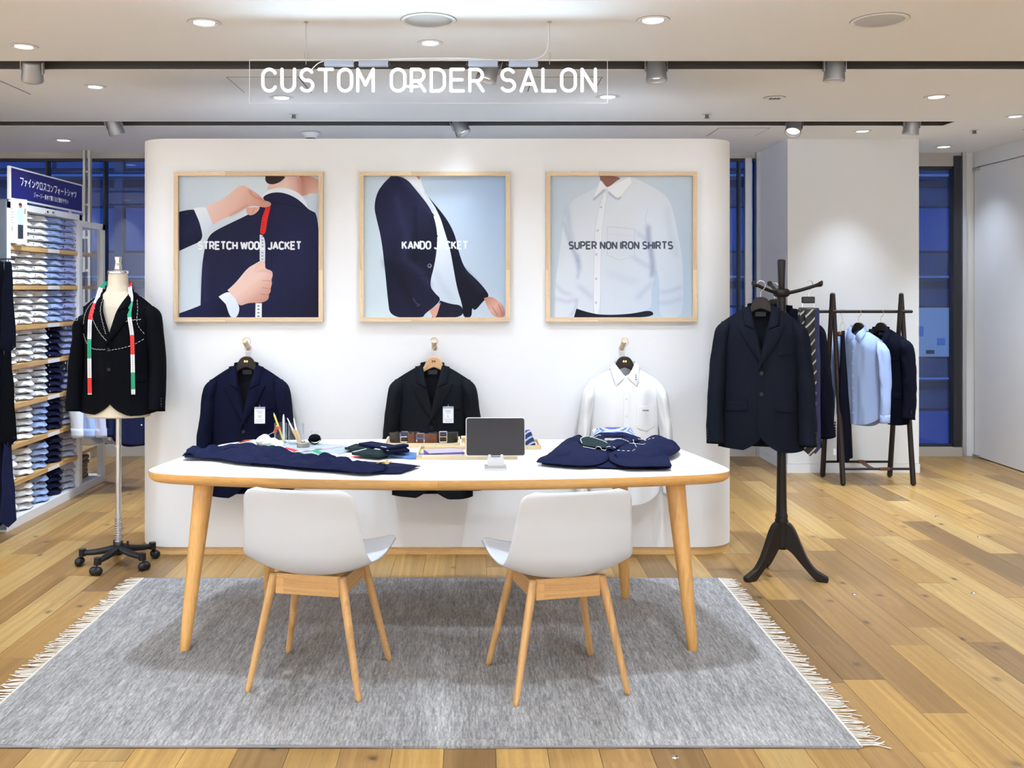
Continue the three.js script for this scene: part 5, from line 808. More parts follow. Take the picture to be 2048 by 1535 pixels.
// ================================================================ the three framed posters (flat prints)
{
  const S = 1024;
  // prints are drawn in the measured units of each picture; [x0, y0, x1, y1] is the picture's own extent
  const poster = (ext, draw) => canvasTex(S, S, (g) => { g.setTransform(S / (ext[2] - ext[0]), 0, 0, S / (ext[3] - ext[1]), -ext[0] * S / (ext[2] - ext[0]), -ext[1] * S / (ext[3] - ext[1])); g.lineJoin = g.lineCap = 'round'; draw(g); });
  const path = (g, p, smooth) => { g.beginPath(); g.moveTo(p[0], p[1]); if (!smooth) for (let i = 2; i < p.length; i += 2) g.lineTo(p[i], p[i + 1]); else { for (let i = 2; i < p.length - 2; i += 2) g.quadraticCurveTo(p[i], p[i + 1], (p[i] + p[i + 2]) / 2, (p[i + 1] + p[i + 3]) / 2); g.lineTo(p[p.length - 2], p[p.length - 1]); } };
  const fill = (g, p, c, smooth = true) => { path(g, p, smooth); g.closePath(); g.fillStyle = c; g.fill(); };
  const grad = (g, x0, y0, x1, y1, ...c) => { const q = g.createLinearGradient(x0, y0, x1, y1); c.forEach((k, i) => q.addColorStop(i / (c.length - 1), k)); return q; };
  // a blurred stroke of the print: drawn far to the left, only its blurred copy lands on the sheet
  const soft = (g, p, rgb, w, a = 0.05) => { const k = g.getTransform().a, q = p.map((v, i) => i % 2 ? v : v - 4000 / k); g.save(); g.shadowColor = `rgba(${rgb},${Math.min(0.85, a * 9)})`; g.shadowBlur = w * k * 0.9; g.shadowOffsetX = 4000; path(g, q, true); g.strokeStyle = '#000'; g.lineWidth = w * 0.55; g.stroke(); g.restore(); };
  const words = (g, text, x0, x1, y0, y1, col, lw) => { g.strokeStyle = col; g.lineWidth = lw; g.lineCap = 'butt'; g.lineJoin = 'miter'; g.miterLimit = 1.6; layout(text, x0, x1, 0, 1, (st) => { for (const s of st) { g.beginPath(); s.forEach(([x, y], i) => g[i ? 'lineTo' : 'moveTo'](x, lerp(y1, y0, y))); g.stroke(); } }); g.lineCap = g.lineJoin = 'round'; };
  const tex = [
    poster([83, 98, 1397, 1423], (g) => {
      g.fillStyle = grad(g, 83, 98, 1397, 700, '#c9d6e0', '#d9e3ea', '#c6d3de'); g.fillRect(83, 98, 1314, 1325);
      fill(g, [1208, 90, 1400, 90, 1400, 268, 1310, 256, 1252, 292, 1225, 200], grad(g, 1200, 100, 1400, 260, '#a9705f', '#e2b9a8')); 
      fill(g, [905, 225, 920, 165, 1000, 100, 1230, 90, 1232, 190, 1262, 300, 1180, 260, 1060, 215, 950, 222], grad(g, 905, 200, 1260, 200, '#dcb3a2', '#e9c9bb', '#c48f80')); soft(g, [1215, 100, 1225, 180, 1255, 280], '140,70,60', 50);
      fill(g, [893, 90, 1090, 90, 1060, 130, 1020, 158, 960, 178, 905, 165, 890, 130], '#2c211f');
      fill(g, [862, 285, 900, 240, 980, 208, 1090, 208, 1190, 245, 1262, 310, 1300, 420, 1200, 330, 900, 320], '#e9eef7');
      fill(g, [280, 1430, 285, 1200, 296, 950, 318, 790, 350, 680, 400, 620, 560, 540, 720, 465, 850, 385, 885, 330, 862, 290, 950, 250, 1060, 250, 1180, 300, 1260, 370, 1300, 415, 1400, 455, 1400, 1430], grad(g, 280, 400, 1400, 1300, '#0f1022', '#191a36', '#1c1d3e', '#121328'));
      soft(g, [330, 900, 310, 1100, 330, 1260, 300, 1400], '52,56,98', 50, 0.07); soft(g, [700, 560, 560, 620, 420, 700, 380, 900], '44,46,84', 110, 0.04); soft(g, [1150, 560, 1230, 760, 1240, 1100], '50,52,100', 160, 0.03); path(g, [870, 342, 1000, 350, 1120, 368, 1285, 402], true); g.strokeStyle = '#0d0e1c'; g.lineWidth = 7; g.stroke(); path(g, [965, 355, 955, 600, 945, 1000, 950, 1423], true); g.strokeStyle = '#11132a'; g.lineWidth = 4; g.stroke();
      fill(g, [83, 432, 215, 400, 240, 440, 285, 570, 308, 700, 180, 755, 83, 800], grad(g, 83, 430, 300, 760, '#12142c', '#1b1d3e', '#0d0f20')); fill(g, [216, 400, 330, 378, 355, 430, 404, 560, 312, 655, 285, 560], grad(g, 216, 400, 390, 640, '#f4f7fd', '#d3deee'));
      fill(g, [328, 380, 440, 340, 540, 280, 620, 205, 680, 176, 745, 215, 850, 285, 875, 325, 940, 340, 948, 372, 905, 398, 800, 375, 720, 385, 640, 440, 560, 474, 470, 510, 400, 555], grad(g, 400, 250, 800, 480, '#efd0c3', '#e3b6a5', '#c98d7c')); fill(g, [712, 395, 835, 382, 838, 408, 795, 455, 740, 470, 712, 440], '#d7a392'); soft(g, [740, 230, 770, 290, 880, 330], '160,90,80', 26); soft(g, [560, 470, 640, 430, 720, 380], '150,90,80', 30); path(g, [745, 235, 750, 280, 860, 318], true); g.strokeStyle = '#b27d70'; g.lineWidth = 5; g.stroke(); path(g, [790, 400, 770, 450], false); g.stroke();
      fill(g, [893, 392, 946, 372, 928, 430, 906, 530, 892, 646, 838, 646, 848, 560, 862, 480], '#d8271f'); fill(g, [838, 646, 891, 646, 890, 880, 882, 968, 850, 968, 838, 880], '#dfe6ee'); fill(g, [846, 964, 882, 962, 882, 990, 846, 990], '#178a5a', false); fill(g, [799, 1290, 858, 1290, 857, 1425, 796, 1425], '#e4eaf0', false);
      g.fillStyle = '#333'; for (let i = 0; i < 9; i++) { g.fillRect(866 - i * 2.2 + 10 * Math.pow(1 - i / 9, 1.5), 420 + i * 27, 14, 6); } for (let i = 0; i < 8; i++) g.fillRect(856, 664 + i * 30, 16, 6); for (let i = 0; i < 4; i++) g.fillRect(816, 1312 + i * 32, 20, 8);
      fill(g, [83, 1385, 200, 1345, 330, 1290, 450, 1228, 510, 1280, 545, 1350, 566, 1430, 83, 1430], grad(g, 200, 1250, 450, 1423, '#20234a', '#12142e')); fill(g, [452, 1230, 525, 1176, 590, 1205, 640, 1300, 650, 1360, 620, 1430, 562, 1430, 520, 1300], grad(g, 460, 1200, 640, 1400, '#f5f8fe', '#d5dff0'));
      fill(g, [535, 1168, 610, 1105, 720, 962, 800, 918, 858, 882, 892, 905, 886, 968, 955, 985, 962, 1030, 946, 1075, 956, 1105, 940, 1150, 942, 1185, 922, 1205, 925, 1240, 905, 1268, 850, 1288, 730, 1286, 650, 1322, 620, 1260], grad(g, 600, 950, 880, 1290, '#efd2c6', '#ecc7b8', '#bd8473')); soft(g, [800, 985, 880, 975, 950, 1010], '170,100,90', 24); for (const [a, b] of [[905, 1080], [900, 1150], [890, 1210]]) { path(g, [a - 40, b - 4, a, b, a + 44, b + 6], true); g.strokeStyle = 'rgba(150,90,80,.6)'; g.lineWidth = 5; g.stroke(); } fill(g, [800, 925, 860, 884, 890, 905, 884, 945, 845, 985, 790, 998], '#eac3b4');
      words(g, 'STRETCH WOOL JACKET', 262, 1224, 716, 782, '#f4f6fa', 17);
    }),
    poster([122, 92, 1457, 1420], (g) => {
      g.fillStyle = grad(g, 122, 1000, 1457, 300, '#cfdde3', '#c6d3df', '#a6bdd8'); g.fillRect(122, 92, 1335, 1330);
      fill(g, [490, 88, 655, 88, 660, 150, 700, 250, 770, 350, 850, 490, 880, 600, 940, 780, 965, 930, 1005, 1150, 1056, 1310, 850, 1275, 735, 1120, 700, 800, 600, 300], grad(g, 700, 400, 1000, 1100, '#eef2f7', '#dfe6ee', '#cfd9e4')); fill(g, [610, 88, 655, 88, 645, 130], '#c58f80'); soft(g, [800, 1000, 850, 1120, 960, 1250], '160,175,200', 60, 0.05); soft(g, [690, 235, 720, 300, 790, 420], '150,165,190', 22, 0.06);
      fill(g, [840, 1262, 930, 1295, 1052, 1306, 1062, 1425, 760, 1425], '#1b1b2c'); fill(g, [845, 1280, 825, 1350, 800, 1425, 765, 1418, 740, 1355], '#d39f90');
      fill(g, [725, 282, 850, 425, 930, 540, 985, 660, 1010, 790, 1070, 965, 1180, 1060, 1260, 1150, 1308, 1222, 1250, 1262, 1166, 1366, 1140, 1320, 1138, 1425, 1056, 1425, 1052, 1310, 1002, 1160, 962, 940, 932, 770, 875, 590, 845, 490, 790, 380], grad(g, 750, 300, 1200, 1300, '#18192e', '#121324', '#0e0f1c')); soft(g, [1080, 980, 1150, 1070, 1240, 1180], '60,62,96', 40, 0.06);
      fill(g, [378, 88, 500, 88, 620, 230, 740, 380, 790, 500, 818, 660, 795, 900, 735, 1115, 790, 1195, 850, 1245, 800, 1310, 690, 1390, 680, 1425, 368, 1425, 345, 1250, 322, 1000, 285, 680, 240, 500, 214, 380, 245, 240, 310, 155], grad(g, 220, 300, 800, 1100, '#1a1b34', '#1f203c', '#121326', '#17182e'));
      soft(g, [420, 270, 470, 500, 540, 660, 470, 880, 620, 940, 740, 1130], '70,73,112', 60, 0.06); soft(g, [330, 900, 420, 980, 520, 1180, 640, 1380], '12,12,24', 70, 0.09); soft(g, [600, 380, 610, 600, 600, 900], '10,10,20', 36, 0.08); path(g, [530, 190, 640, 290, 780, 460, 750, 520, 815, 660], false); g.strokeStyle = '#0e0f1e'; g.lineWidth = 7; g.stroke(); soft(g, [520, 160, 640, 280, 760, 430], '70,74,118', 44, 0.06); path(g, [640, 940, 760, 900], false); g.strokeStyle = '#10111f'; g.lineWidth = 5; g.stroke(); path(g, [630, 1030, 740, 1020], false); g.stroke();
      g.fillStyle = '#8a8c98'; g.beginPath(); g.arc(740, 935, 20, 0, 7); g.fill(); g.fillStyle = '#2a2a38'; g.beginPath(); g.arc(738, 933, 12, 0, 7); g.fill(); g.fillStyle = '#3a3c55'; for (const [x, y] of [[600, 1268], [615, 1290], [628, 1312], [642, 1300], [590, 1250]]) { g.beginPath(); g.arc(x, y, 10, 0, 7); g.fill(); }
      fill(g, [1252, 1240, 1312, 1216, 1385, 1262, 1442, 1312, 1460, 1425, 1340, 1418, 1290, 1330], grad(g, 1260, 1230, 1440, 1420, '#b9806f', '#d9a797', '#b27a6b')); path(g, [1330, 1320, 1380, 1400], false); g.strokeStyle = '#8f5f54'; g.lineWidth = 5; g.stroke(); path(g, [1390, 1300, 1430, 1390], false); g.stroke();
      words(g, 'KANDO JACKET', 484, 1098, 708, 774, 'rgba(236,240,246,.96)', 16);
    }),
    poster([136, 88, 1475, 1418], (g) => {
      g.fillStyle = grad(g, 136, 200, 1475, 900, '#c9d6e2', '#cfdae3', '#b9cadb'); g.fillRect(136, 88, 1340, 1332);
      fill(g, [604, 84, 822, 84, 760, 150, 690, 200, 640, 180, 612, 130], '#8d5f52');
      fill(g, [180, 1425, 190, 1300, 185, 1120, 210, 940, 240, 720, 262, 520, 300, 380, 360, 300, 460, 255, 590, 190, 612, 110, 660, 185, 690, 195, 800, 100, 930, 96, 1100, 190, 1210, 250, 1270, 330, 1310, 470, 1345, 650, 1385, 860, 1392, 1100, 1394, 1300, 1365, 1425, 1165, 1425, 1170, 1250, 1165, 1040, 1130, 940, 1112, 1100, 1085, 1180, 1102, 1340, 900, 1385, 640, 1395, 480, 1370, 388, 1338, 380, 1410, 360, 1425], grad(g, 200, 200, 1400, 1300, '#d3dce6', '#e3e8ee', '#d9e0e9', '#c9d3e0'));
      const F = (p, w, a = 0.045, c = '140,150,182') => soft(g, p, c, w, a);
      F([300, 400, 310, 560, 360, 760, 412, 960], 46, 0.06); F([265, 520, 310, 700, 410, 900], 26, 0.06); F([1062, 560, 1060, 650, 1090, 800, 1110, 960, 1095, 1030], 40, 0.09, '95,100,140'); F([960, 620, 1030, 680, 1060, 690], 34); F([920, 850, 1040, 930, 1100, 950], 40); F([400, 830, 415, 960, 395, 1050], 30, 0.07); F([195, 1110, 240, 1180, 330, 1200], 36); F([190, 1240, 280, 1280, 385, 1250], 36); F([1110, 1090, 1050, 1140, 960, 1240], 44); F([400, 1120, 480, 1180, 540, 1240], 44); F([1175, 1180, 1260, 1180, 1370, 1130], 36); F([1170, 1280, 1240, 1290, 1380, 1240], 36); F([700, 1000, 820, 1060, 960, 1080], 70, 0.025); F([1240, 380, 1260, 620, 1330, 840], 60, 0.03); F([330, 1400, 380, 1350, 388, 1250], 26, 0.06);
      path(g, [1060, 390, 1030, 480, 1060, 590], true); g.strokeStyle = '#c3cbd8'; g.lineWidth = 4; g.stroke(); path(g, [340, 320, 300, 420, 320, 560], true); g.stroke(); fill(g, [545, 305, 612, 130, 672, 195, 600, 260], '#f3f5f8', false); fill(g, [672, 195, 890, 96, 905, 150, 770, 312, 700, 250], '#f5f7f9', false); F([548, 308, 600, 262, 650, 215], 16, 0.1, '90,95,130'); F([690, 240, 765, 312, 800, 290], 16, 0.1, '100,105,140'); fill(g, [640, 240, 680, 250, 650, 420, 612, 740, 610, 1396, 540, 1390, 545, 700, 580, 420], '#edf0f5'); path(g, [545, 1390, 548, 700, 582, 430, 640, 245], true); g.strokeStyle = '#c4ccda'; g.lineWidth = 5; g.stroke(); path(g, [612, 1390, 614, 740, 648, 430, 684, 260], true); g.lineWidth = 3; g.stroke();
      g.strokeStyle = '#c2cad6'; g.lineWidth = 4; path(g, [678, 562, 936, 585, 934, 840, 800, 880, 676, 832, 678, 562], false); g.stroke(); path(g, [678, 632, 936, 650], false); g.lineWidth = 2; g.stroke(); g.fillStyle = '#c9c4c8'; for (const [x, y] of [[618, 380], [586, 600], [572, 826], [572, 1055], [570, 1280]]) { g.beginPath(); g.arc(x, y, 11, 0, 7); g.fill(); }
      fill(g, [386, 1336, 500, 1375, 640, 1398, 900, 1388, 1102, 1344, 1118, 1425, 360, 1425], '#191a26');
      words(g, 'SUPER NON IRON SHIRTS', 318, 1290, 708, 772, '#4a515c', 15);
    }),
  ];
  const at = [[-1.675, -0.839, 'framed poster of a hand measuring a navy jacket back, STRETCH WOOL JACKET'], [-0.634, 0.21, 'framed poster of a man in an open navy jacket, KANDO JACKET'], [0.412, 1.26, 'framed poster of a white shirt torso, SUPER NON IRON SHIRTS']];
  at.forEach(([x0, x1, label], i) => {
    const w = (x1 - x0) / 2, y0 = 1.315, y1 = 2.157, h = (y1 - y0) / 2, e = 0.024, d = 0.034, t = thing('framed_poster', label, 'poster', [(x0 + x1) / 2, (y0 + y1) / 2, -5.499], 0, 'framed posters on the partition');
    part(t, 'print', new THREE.PlaneGeometry(2 * (w - e), 2 * (h - e)).translate(0, 0, 0.009), phys(lin(0.86, 0.86, 0.86), 0.6, { map: tex[i], specularIntensity: 0.25 })); part(t, 'backing', box(-w + 0.004, w - 0.004, -h + 0.004, h - 0.004, 0, 0.008), M.card);
    for (const s of [-1, 1]) { part(t, 'frame_bar', metric(box(-w, w, s > 0 ? h - e : -h, s > 0 ? h : -h + e, 0, d)), M.frameOak); part(t, 'frame_bar', metric(box(s > 0 ? w - e : -w, s > 0 ? w : -w + e, -h + e, h - e, 0, d), 'y'), M.frameOak); }
  });
}

// ================================================================ things on the table (points are [x, distance] on its top)
{
  const cast = [];        // meshes that later things lie on
  const ray = new THREE.Raycaster();
  const topAt = (x, D, y0 = TOP) => { let best = y0; for (const m of cast) { m.updateWorldMatrix(true, false); ray.set(V(x, 1.2, -D), V(0, -1, 0)); const h = ray.intersectObject(m, false)[0]; if (h && h.point.y > best) best = h.point.y; } return best; };
  // a pillow of cloth between two edges
  function puff(parent, name, A, B, h, mat, { sd = 1, wr = 0.006, base = TOP, nu = 14, nv = 46, e = 0.005, fold = 3, label } = {}) {
    const a = poly(A), b = poly(B);
    const g = sheet((u, v) => { const p = a(v), q = b(v), x = lerp(p.x, q.x, u), D = lerp(p.y, q.y, u), k = Math.pow(Math.sin(Math.PI * clamp(u, 0.001, 0.999)), 0.45) * Math.pow(Math.sin(Math.PI * clamp(lerp(0.03, 0.97, v))), 0.25); return V(x, base + e + k * (h * (0.75 + 0.25 * noise(v * 4, u * 2, sd)) + wr * noise(x * 16 + sd, D * 16, sd) + wr * 0.7 * noise(x * 34, D * 30 + v * fold, sd + 2)), -D); }, nu, nv, 0.004, B[0][1] > A[0][1]);
    const m = part(parent, name, g, mat, label); cast.push(m); return m;
  }
  const lay = (m) => { cast.push(m); return m; };
  // ---- cutting mat
  const mat = solo('cutting_mat', extrude([[-1.10, 4.60], [-0.985, 4.86], [-0.505, 4.69], [-0.657, 4.372]].map(([x, D]) => [x, D]), 0.003, 0.0005).rotateX(-Math.PI / 2).translate(0, TOP + 0.0002, 0), M.mat, 'grey cutting mat on the table under the sewing tools', 'cutting mat'); lay(mat);
  const MT = TOP + 0.0033;
  // ---- trousers laid along the table
  const tr = thing('trousers', 'navy trousers laid flat along the left of the table', 'trousers');
  puff(tr, 'leg', [[-0.95, 4.45], [-0.78, 4.37], [-0.62, 4.27], [-0.46, 4.235], [-0.33, 4.205], [-0.222, 4.13]], [[-0.95, 4.18], [-0.78, 4.1], [-0.62, 4.04], [-0.46, 4.0], [-0.37, 3.985], [-0.293, 3.985]], 0.014, M.inkBlue, { sd: 4, wr: 0.004 });
  puff(tr, 'leg', [[-1.285, 4.45], [-1.24, 4.52], [-1.12, 4.63], [-0.975, 4.57], [-0.779, 4.395], [-0.623, 4.255], [-0.475, 4.12], [-0.365, 4.095]], [[-1.27, 4.30], [-1.15, 4.285], [-0.997, 4.183], [-0.835, 4.124], [-0.718, 4.056], [-0.586, 4.012], [-0.43, 3.945], [-0.36, 4.0]], 0.032, M.inkBlue, { sd: 7, wr: 0.019, fold: 8, base: TOP + 0.008, nu: 22, nv: 80 });
  puff(tr, 'waistband', [[-1.30, 4.46], [-1.285, 4.40], [-1.28, 4.31]], [[-1.245, 4.5], [-1.235, 4.41], [-1.225, 4.29]], 0.03, M.inkBlue, { sd: 9, base: TOP + 0.012 });
  part(tr, 'pocket_seam', tube([[-1.12, topAt(-1.12, 4.4) + 0.001, -4.4], [-1.08, topAt(-1.08, 4.37) + 0.001, -4.37], [-1.04, topAt(-1.04, 4.35) + 0.001, -4.35]], 0.0015, 12, 6), M.navyDark); part(tr, 'button', cyl(0.006, 0.006, 0.003, 12, -1.09, topAt(-1.09, 4.36) + 0.001, -4.36), M.button);
  { const c = thing('trouser_clip', 'gold wire clip on the trouser cuff', 'clip', [-0.372, topAt(-0.372, 4.03) + 0.003, -4.03]); part(c, 'wire', [rod([-0.025, 0.002, 0.02], [0.02, 0.004, -0.035], 0.0022), rod([0.0, 0.003, 0.03], [0.035, 0.003, -0.02], 0.0022), rod([-0.015, 0.004, -0.008], [0.03, 0.005, 0.01], 0.0022), new THREE.TorusGeometry(0.009, 0.002, 8, 18).rotateX(Math.PI / 2).translate(0.02, 0.004, 0.03)], M.gold); }
  // ---- the jacket laid flat
  const jk = thing('flat_jacket', 'navy half-basted jacket lying flat on the right of the table', 'jacket');
  puff(jk, 'back_panel', [[0.30, 4.28], [0.42, 4.52], [0.55, 4.76], [0.70, 4.78], [0.83, 4.7], [0.85, 4.3]], [[0.30, 4.20], [0.40, 4.14], [0.52, 4.11], [0.64, 4.09], [0.76, 4.08], [0.835, 4.10]], 0.012, M.inkBlue, { sd: 21, wr: 0.003 });
  puff(jk, 'front_panel', [[0.305, 4.26], [0.40, 4.50], [0.52, 4.80], [0.585, 4.79], [0.63, 4.62]], [[0.275, 4.18], [0.36, 4.125], [0.47, 4.09], [0.545, 4.14], [0.605, 4.29]], 0.022, M.inkBlue, { sd: 23, wr: 0.006, base: TOP + 0.01 });
  puff(jk, 'front_panel', [[0.615, 4.60], [0.66, 4.72], [0.75, 4.74], [0.84, 4.72], [0.865, 4.4]], [[0.60, 4.33], [0.598, 4.14], [0.64, 4.055], [0.74, 4.05], [0.83, 4.06]], 0.026, M.inkBlue, { sd: 25, wr: 0.006, base: TOP + 0.014 });
  const lp = puff(jk, 'lining_patch', [[0.50, 4.58], [0.525, 4.69], [0.57, 4.715], [0.625, 4.68]], [[0.505, 4.47], [0.54, 4.43], [0.58, 4.40], [0.62, 4.385]], 0.006, M.canvasLining, { sd: 27, wr: 0.002, base: TOP + 0.036, label: 'exposed grey green canvas interlining' });
  puff(jk, 'lapel', [[0.60, 4.35], [0.625, 4.5], [0.69, 4.62], [0.765, 4.66]], [[0.625, 4.33], [0.67, 4.44], [0.73, 4.54], [0.79, 4.60]], 0.014, M.inkBlue, { sd: 29, wr: 0.002, base: TOP + 0.036 });
  puff(jk, 'collar', [[0.585, 4.66], [0.60, 4.78], [0.68, 4.84], [0.77, 4.80], [0.81, 4.70]], [[0.625, 4.64], [0.64, 4.72], [0.69, 4.77], [0.745, 4.74], [0.775, 4.66]], 0.02, M.inkBlue, { sd: 31, wr: 0.002, base: TOP + 0.03 });
  puff(jk, 'sleeve', [[0.525, 4.88], [0.44, 4.70], [0.37, 4.48], [0.305, 4.255]], [[0.545, 4.78], [0.525, 4.6], [0.485, 4.38], [0.448, 4.22]], 0.038, M.inkBlue, { sd: 33, wr: 0.008, base: TOP + 0.012 });
  puff(jk, 'sleeve', [[0.93, 4.80], [0.955, 4.5], [0.885, 4.32], [0.75, 4.175], [0.625, 4.185]], [[0.84, 4.73], [0.81, 4.58], [0.75, 4.4], [0.68, 4.29], [0.615, 4.25]], 0.042, M.inkBlue, { sd: 35, wr: 0.009, base: TOP + 0.016 });
  const baste = (pts, step = 0.011, len = 0.008) => { const c = new THREE.CatmullRomCurve3(pts.map(([x, D]) => V(x, 0, -D)), false, 'centripetal'), n = Math.floor(c.getLength() / step), o = []; for (let i = 0; i < n; i++) { const a = c.getPointAt(i / n), b = a.clone().addScaledVector(c.getTangentAt(i / n), len); o.push(rod([a.x, topAt(a.x, -a.z) + 0.001, a.z], [b.x, topAt(b.x, -b.z) + 0.001, b.z], 0.0016, 0.0016, 5)); } part(jk, 'basting', o, M.thread, 'white basting stitches'); };
  baste([[0.505, 4.50], [0.515, 4.63], [0.545, 4.71]], 0.008); baste([[0.505, 4.46], [0.55, 4.42], [0.62, 4.375]], 0.008); baste([[0.565, 4.68], [0.60, 4.6], [0.622, 4.5]], 0.008); baste([[0.565, 4.70], [0.62, 4.70]], 0.008); baste([[0.63, 4.37], [0.68, 4.33], [0.73, 4.31]], 0.02, 0.012); baste([[0.68, 4.56], [0.76, 4.52], [0.80, 4.5]]); baste([[0.755, 4.58], [0.75, 4.5], [0.745, 4.43]]); baste([[0.525, 4.86], [0.545, 4.79], [0.54, 4.72]], 0.009); baste([[0.82, 4.66], [0.87, 4.62]], 0.018, 0.012);
  for (const [x, D] of [[0.608, 4.32], [0.618, 4.42]]) part(jk, 'button', cyl(0.009, 0.009, 0.004, 14, x, topAt(x, D) + 0.001, -D), M.button);
  // ---- folded shirt behind it, collar to the front
  { const o = foldedShirt(M.shirtWhite, M.pearl); o.name = numbered('folded_shirt'); o.position.set(0.705, TOP + 0.022, -4.80); o.rotation.y = -Math.PI / 2 + 0.1; o.scale.set(0.42, 0.9, 0.95); scene.add(o); tag(o, 'folded white shirt with blue collar band behind the flat jacket', 'shirt'); const bl = stripeMat('#5a6aa8', '#c6d0ea', 4, 0.4, 10); o.children[2].material = bl; o.children[1].material = bl; }
  // ---- ribbons and tapes by the mat
  const strip = (t, name, pts, w, m) => { const c = new THREE.CatmullRomCurve3(pts.map(([x, D, y]) => V(x, y, -D)), false, 'centripetal'); return part(t, name, sheet((u, v) => { const p = c.getPointAt(v), T = c.getTangentAt(v), q = V(0, 1, 0).cross(T).normalize(); return p.addScaledVector(q, (u - 0.5) * w); }, 2, 26, 0.0012), m); };
  {
    const y = MT + 0.002, t = thing('tape_measure', 'red white and green tape measure winding behind the trousers', 'tape measure');
    const P = [[-1.15, 4.73], [-1.06, 4.70], [-0.98, 4.62], [-0.9, 4.53], [-0.82, 4.46], [-0.74, 4.41], [-0.66, 4.35], [-0.58, 4.285], [-0.5, 4.22]], cols = [M.red, M.card, M.green, M.card, M.red, M.card, M.green, M.card, M.red], c = new THREE.CatmullRomCurve3(P.map(([x, D], i) => V(x, y + 0.03 * Math.abs(Math.sin(i * 1.7)), -D)), false, 'centripetal');
    cols.forEach((m, i) => part(t, 'segment', sheet((u, v) => { const k = lerp(i / 9, (i + 1) / 9, v), p = c.getPointAt(k), T = c.getTangentAt(k), q = V(0, 1, 0).cross(T).normalize(); p.y += 0.004 * Math.sin(k * 40); return p.addScaledVector(q, (u - 0.5) * 0.03); }, 2, 10, 0.0012), m));
    const yt = thing('tape_measure', 'yellow tape measure end lying beside the cotton wool', 'tape measure'); const s = strip(yt, 'tape', [[-1.13, 4.72, MT + 0.012], [-1.07, 4.74, MT + 0.022], [-1.02, 4.73, MT + 0.016], [-0.985, 4.71, MT + 0.018]], 0.024, M.yellow); part(s, 'marking', Array.from({ length: 11 }, (_, i) => box(-1.11 + i * 0.011, -1.107 + i * 0.011, MT + 0.022, MT + 0.0232, -4.742, -4.728)), M.ink);
    const rb = thing('ribbon', 'red and yellow ribbon knotted round the pencil in the glass', 'ribbon'); strip(rb, 'red_loop', [[-0.975, 4.80, 0.79], [-0.968, 4.795, 0.81], [-0.955, 4.79, 0.822], [-0.948, 4.785, 0.812]], 0.02, M.red); strip(rb, 'yellow_loop', [[-0.972, 4.80, 0.812], [-0.962, 4.797, 0.828], [-0.955, 4.79, 0.826]], 0.016, M.yellow); part(rb, 'thread', rod([-0.99, MT + 0.05, -4.66], [-0.97, 0.80, -4.79], 0.0008), M.thread);
  }
  // ---- two acrylic beakers with tools
  const beaker = (x, D, r, h, l) => { const t = thing('beaker', l, 'beaker', [x, MT, -D]); part(t, 'wall', lathe([[0, 0], [r, 0], [r, h], [r - 0.002, h], [r - 0.002, 0.004], [0, 0.004]], 36), M.acrylicCup); part(t, 'rim', new THREE.TorusGeometry(r - 0.001, 0.0013, 8, 40).rotateX(Math.PI / 2).translate(0, h, 0), M.acrylicCup); };
  M.acrylicCup = phys(lin(0.97, 0.985, 1), 0.02, { transmission: 1, thickness: 0, ior: 1.45 });
  beaker(-0.945, 4.80, 0.031, 0.095, 'clear acrylic beaker holding a yellow pencil and white pen'); beaker(-0.862, 4.765, 0.038, 0.097, 'clear acrylic beaker holding wooden-handled tools');
  const pen = (name, label, a, b, r, m, more) => { const t = thing(name, label, 'tool'); part(t, 'shaft', rod(a, b, r, r, 10), m); if (more) more(t, a, b); return t; };
  pen('pencil', 'yellow pencil leaning in the left beaker', [-0.93, MT + 0.006, -4.80], [-0.975, 0.877, -4.80], 0.0045, std(lin(0.75, 0.6, 0.12), 0.5), (t, a, b) => part(t, 'tip', rod(b, [b[0] - 0.004, b[1] + 0.014, b[2]], 0.0045, 0.0005, 10), M.trayOak));
  pen('chalk_pen', 'upright white pen in the left beaker', [-0.93, MT + 0.006, -4.81], [-0.932, 0.86, -4.81], 0.0055, M.white, (t, a, b) => part(t, 'cap', rod(b, [b[0], b[1] + 0.02, b[2]], 0.005, 0.0025, 10), M.edgeWhite));
  for (const [dx, l, top] of [[0, 'wooden-handled seam tool leaning left in the right beaker', [-0.905, 0.868, -4.765]], [0.02, 'wooden-handled seam tool standing in the right beaker', [-0.876, 0.866, -4.775]]]) pen('seam_tool', l, [-0.845 + dx * 0.3, MT + 0.006, -4.76], [lerp(-0.845, top[0], 0.55), 0.81, -4.765], 0.0075, std(lin(0.7, 0.45, 0.2), 0.5), (t, a, b) => part(t, 'blade', rod(b, top, 0.005, 0.0022, 8).scale(1, 1, 1), M.edgeWhite));
  { const t = thing('pattern_weight', 'round grey pattern weight in front of the beakers', 'weight', [-0.81, MT, -4.665]); part(t, 'disc', lathe([[0, 0], [0.03, 0], [0.0305, 0.002], [0.0305, 0.02], [0.029, 0.0215], [0, 0.0215]], 32), std(lin(0.3, 0.28, 0.24), 0.5, 0.3)); part(t, 'knob', lathe([[0, 0.0215], [0.009, 0.0215], [0.009, 0.03], [0, 0.031]], 20), M.greyMetal); }
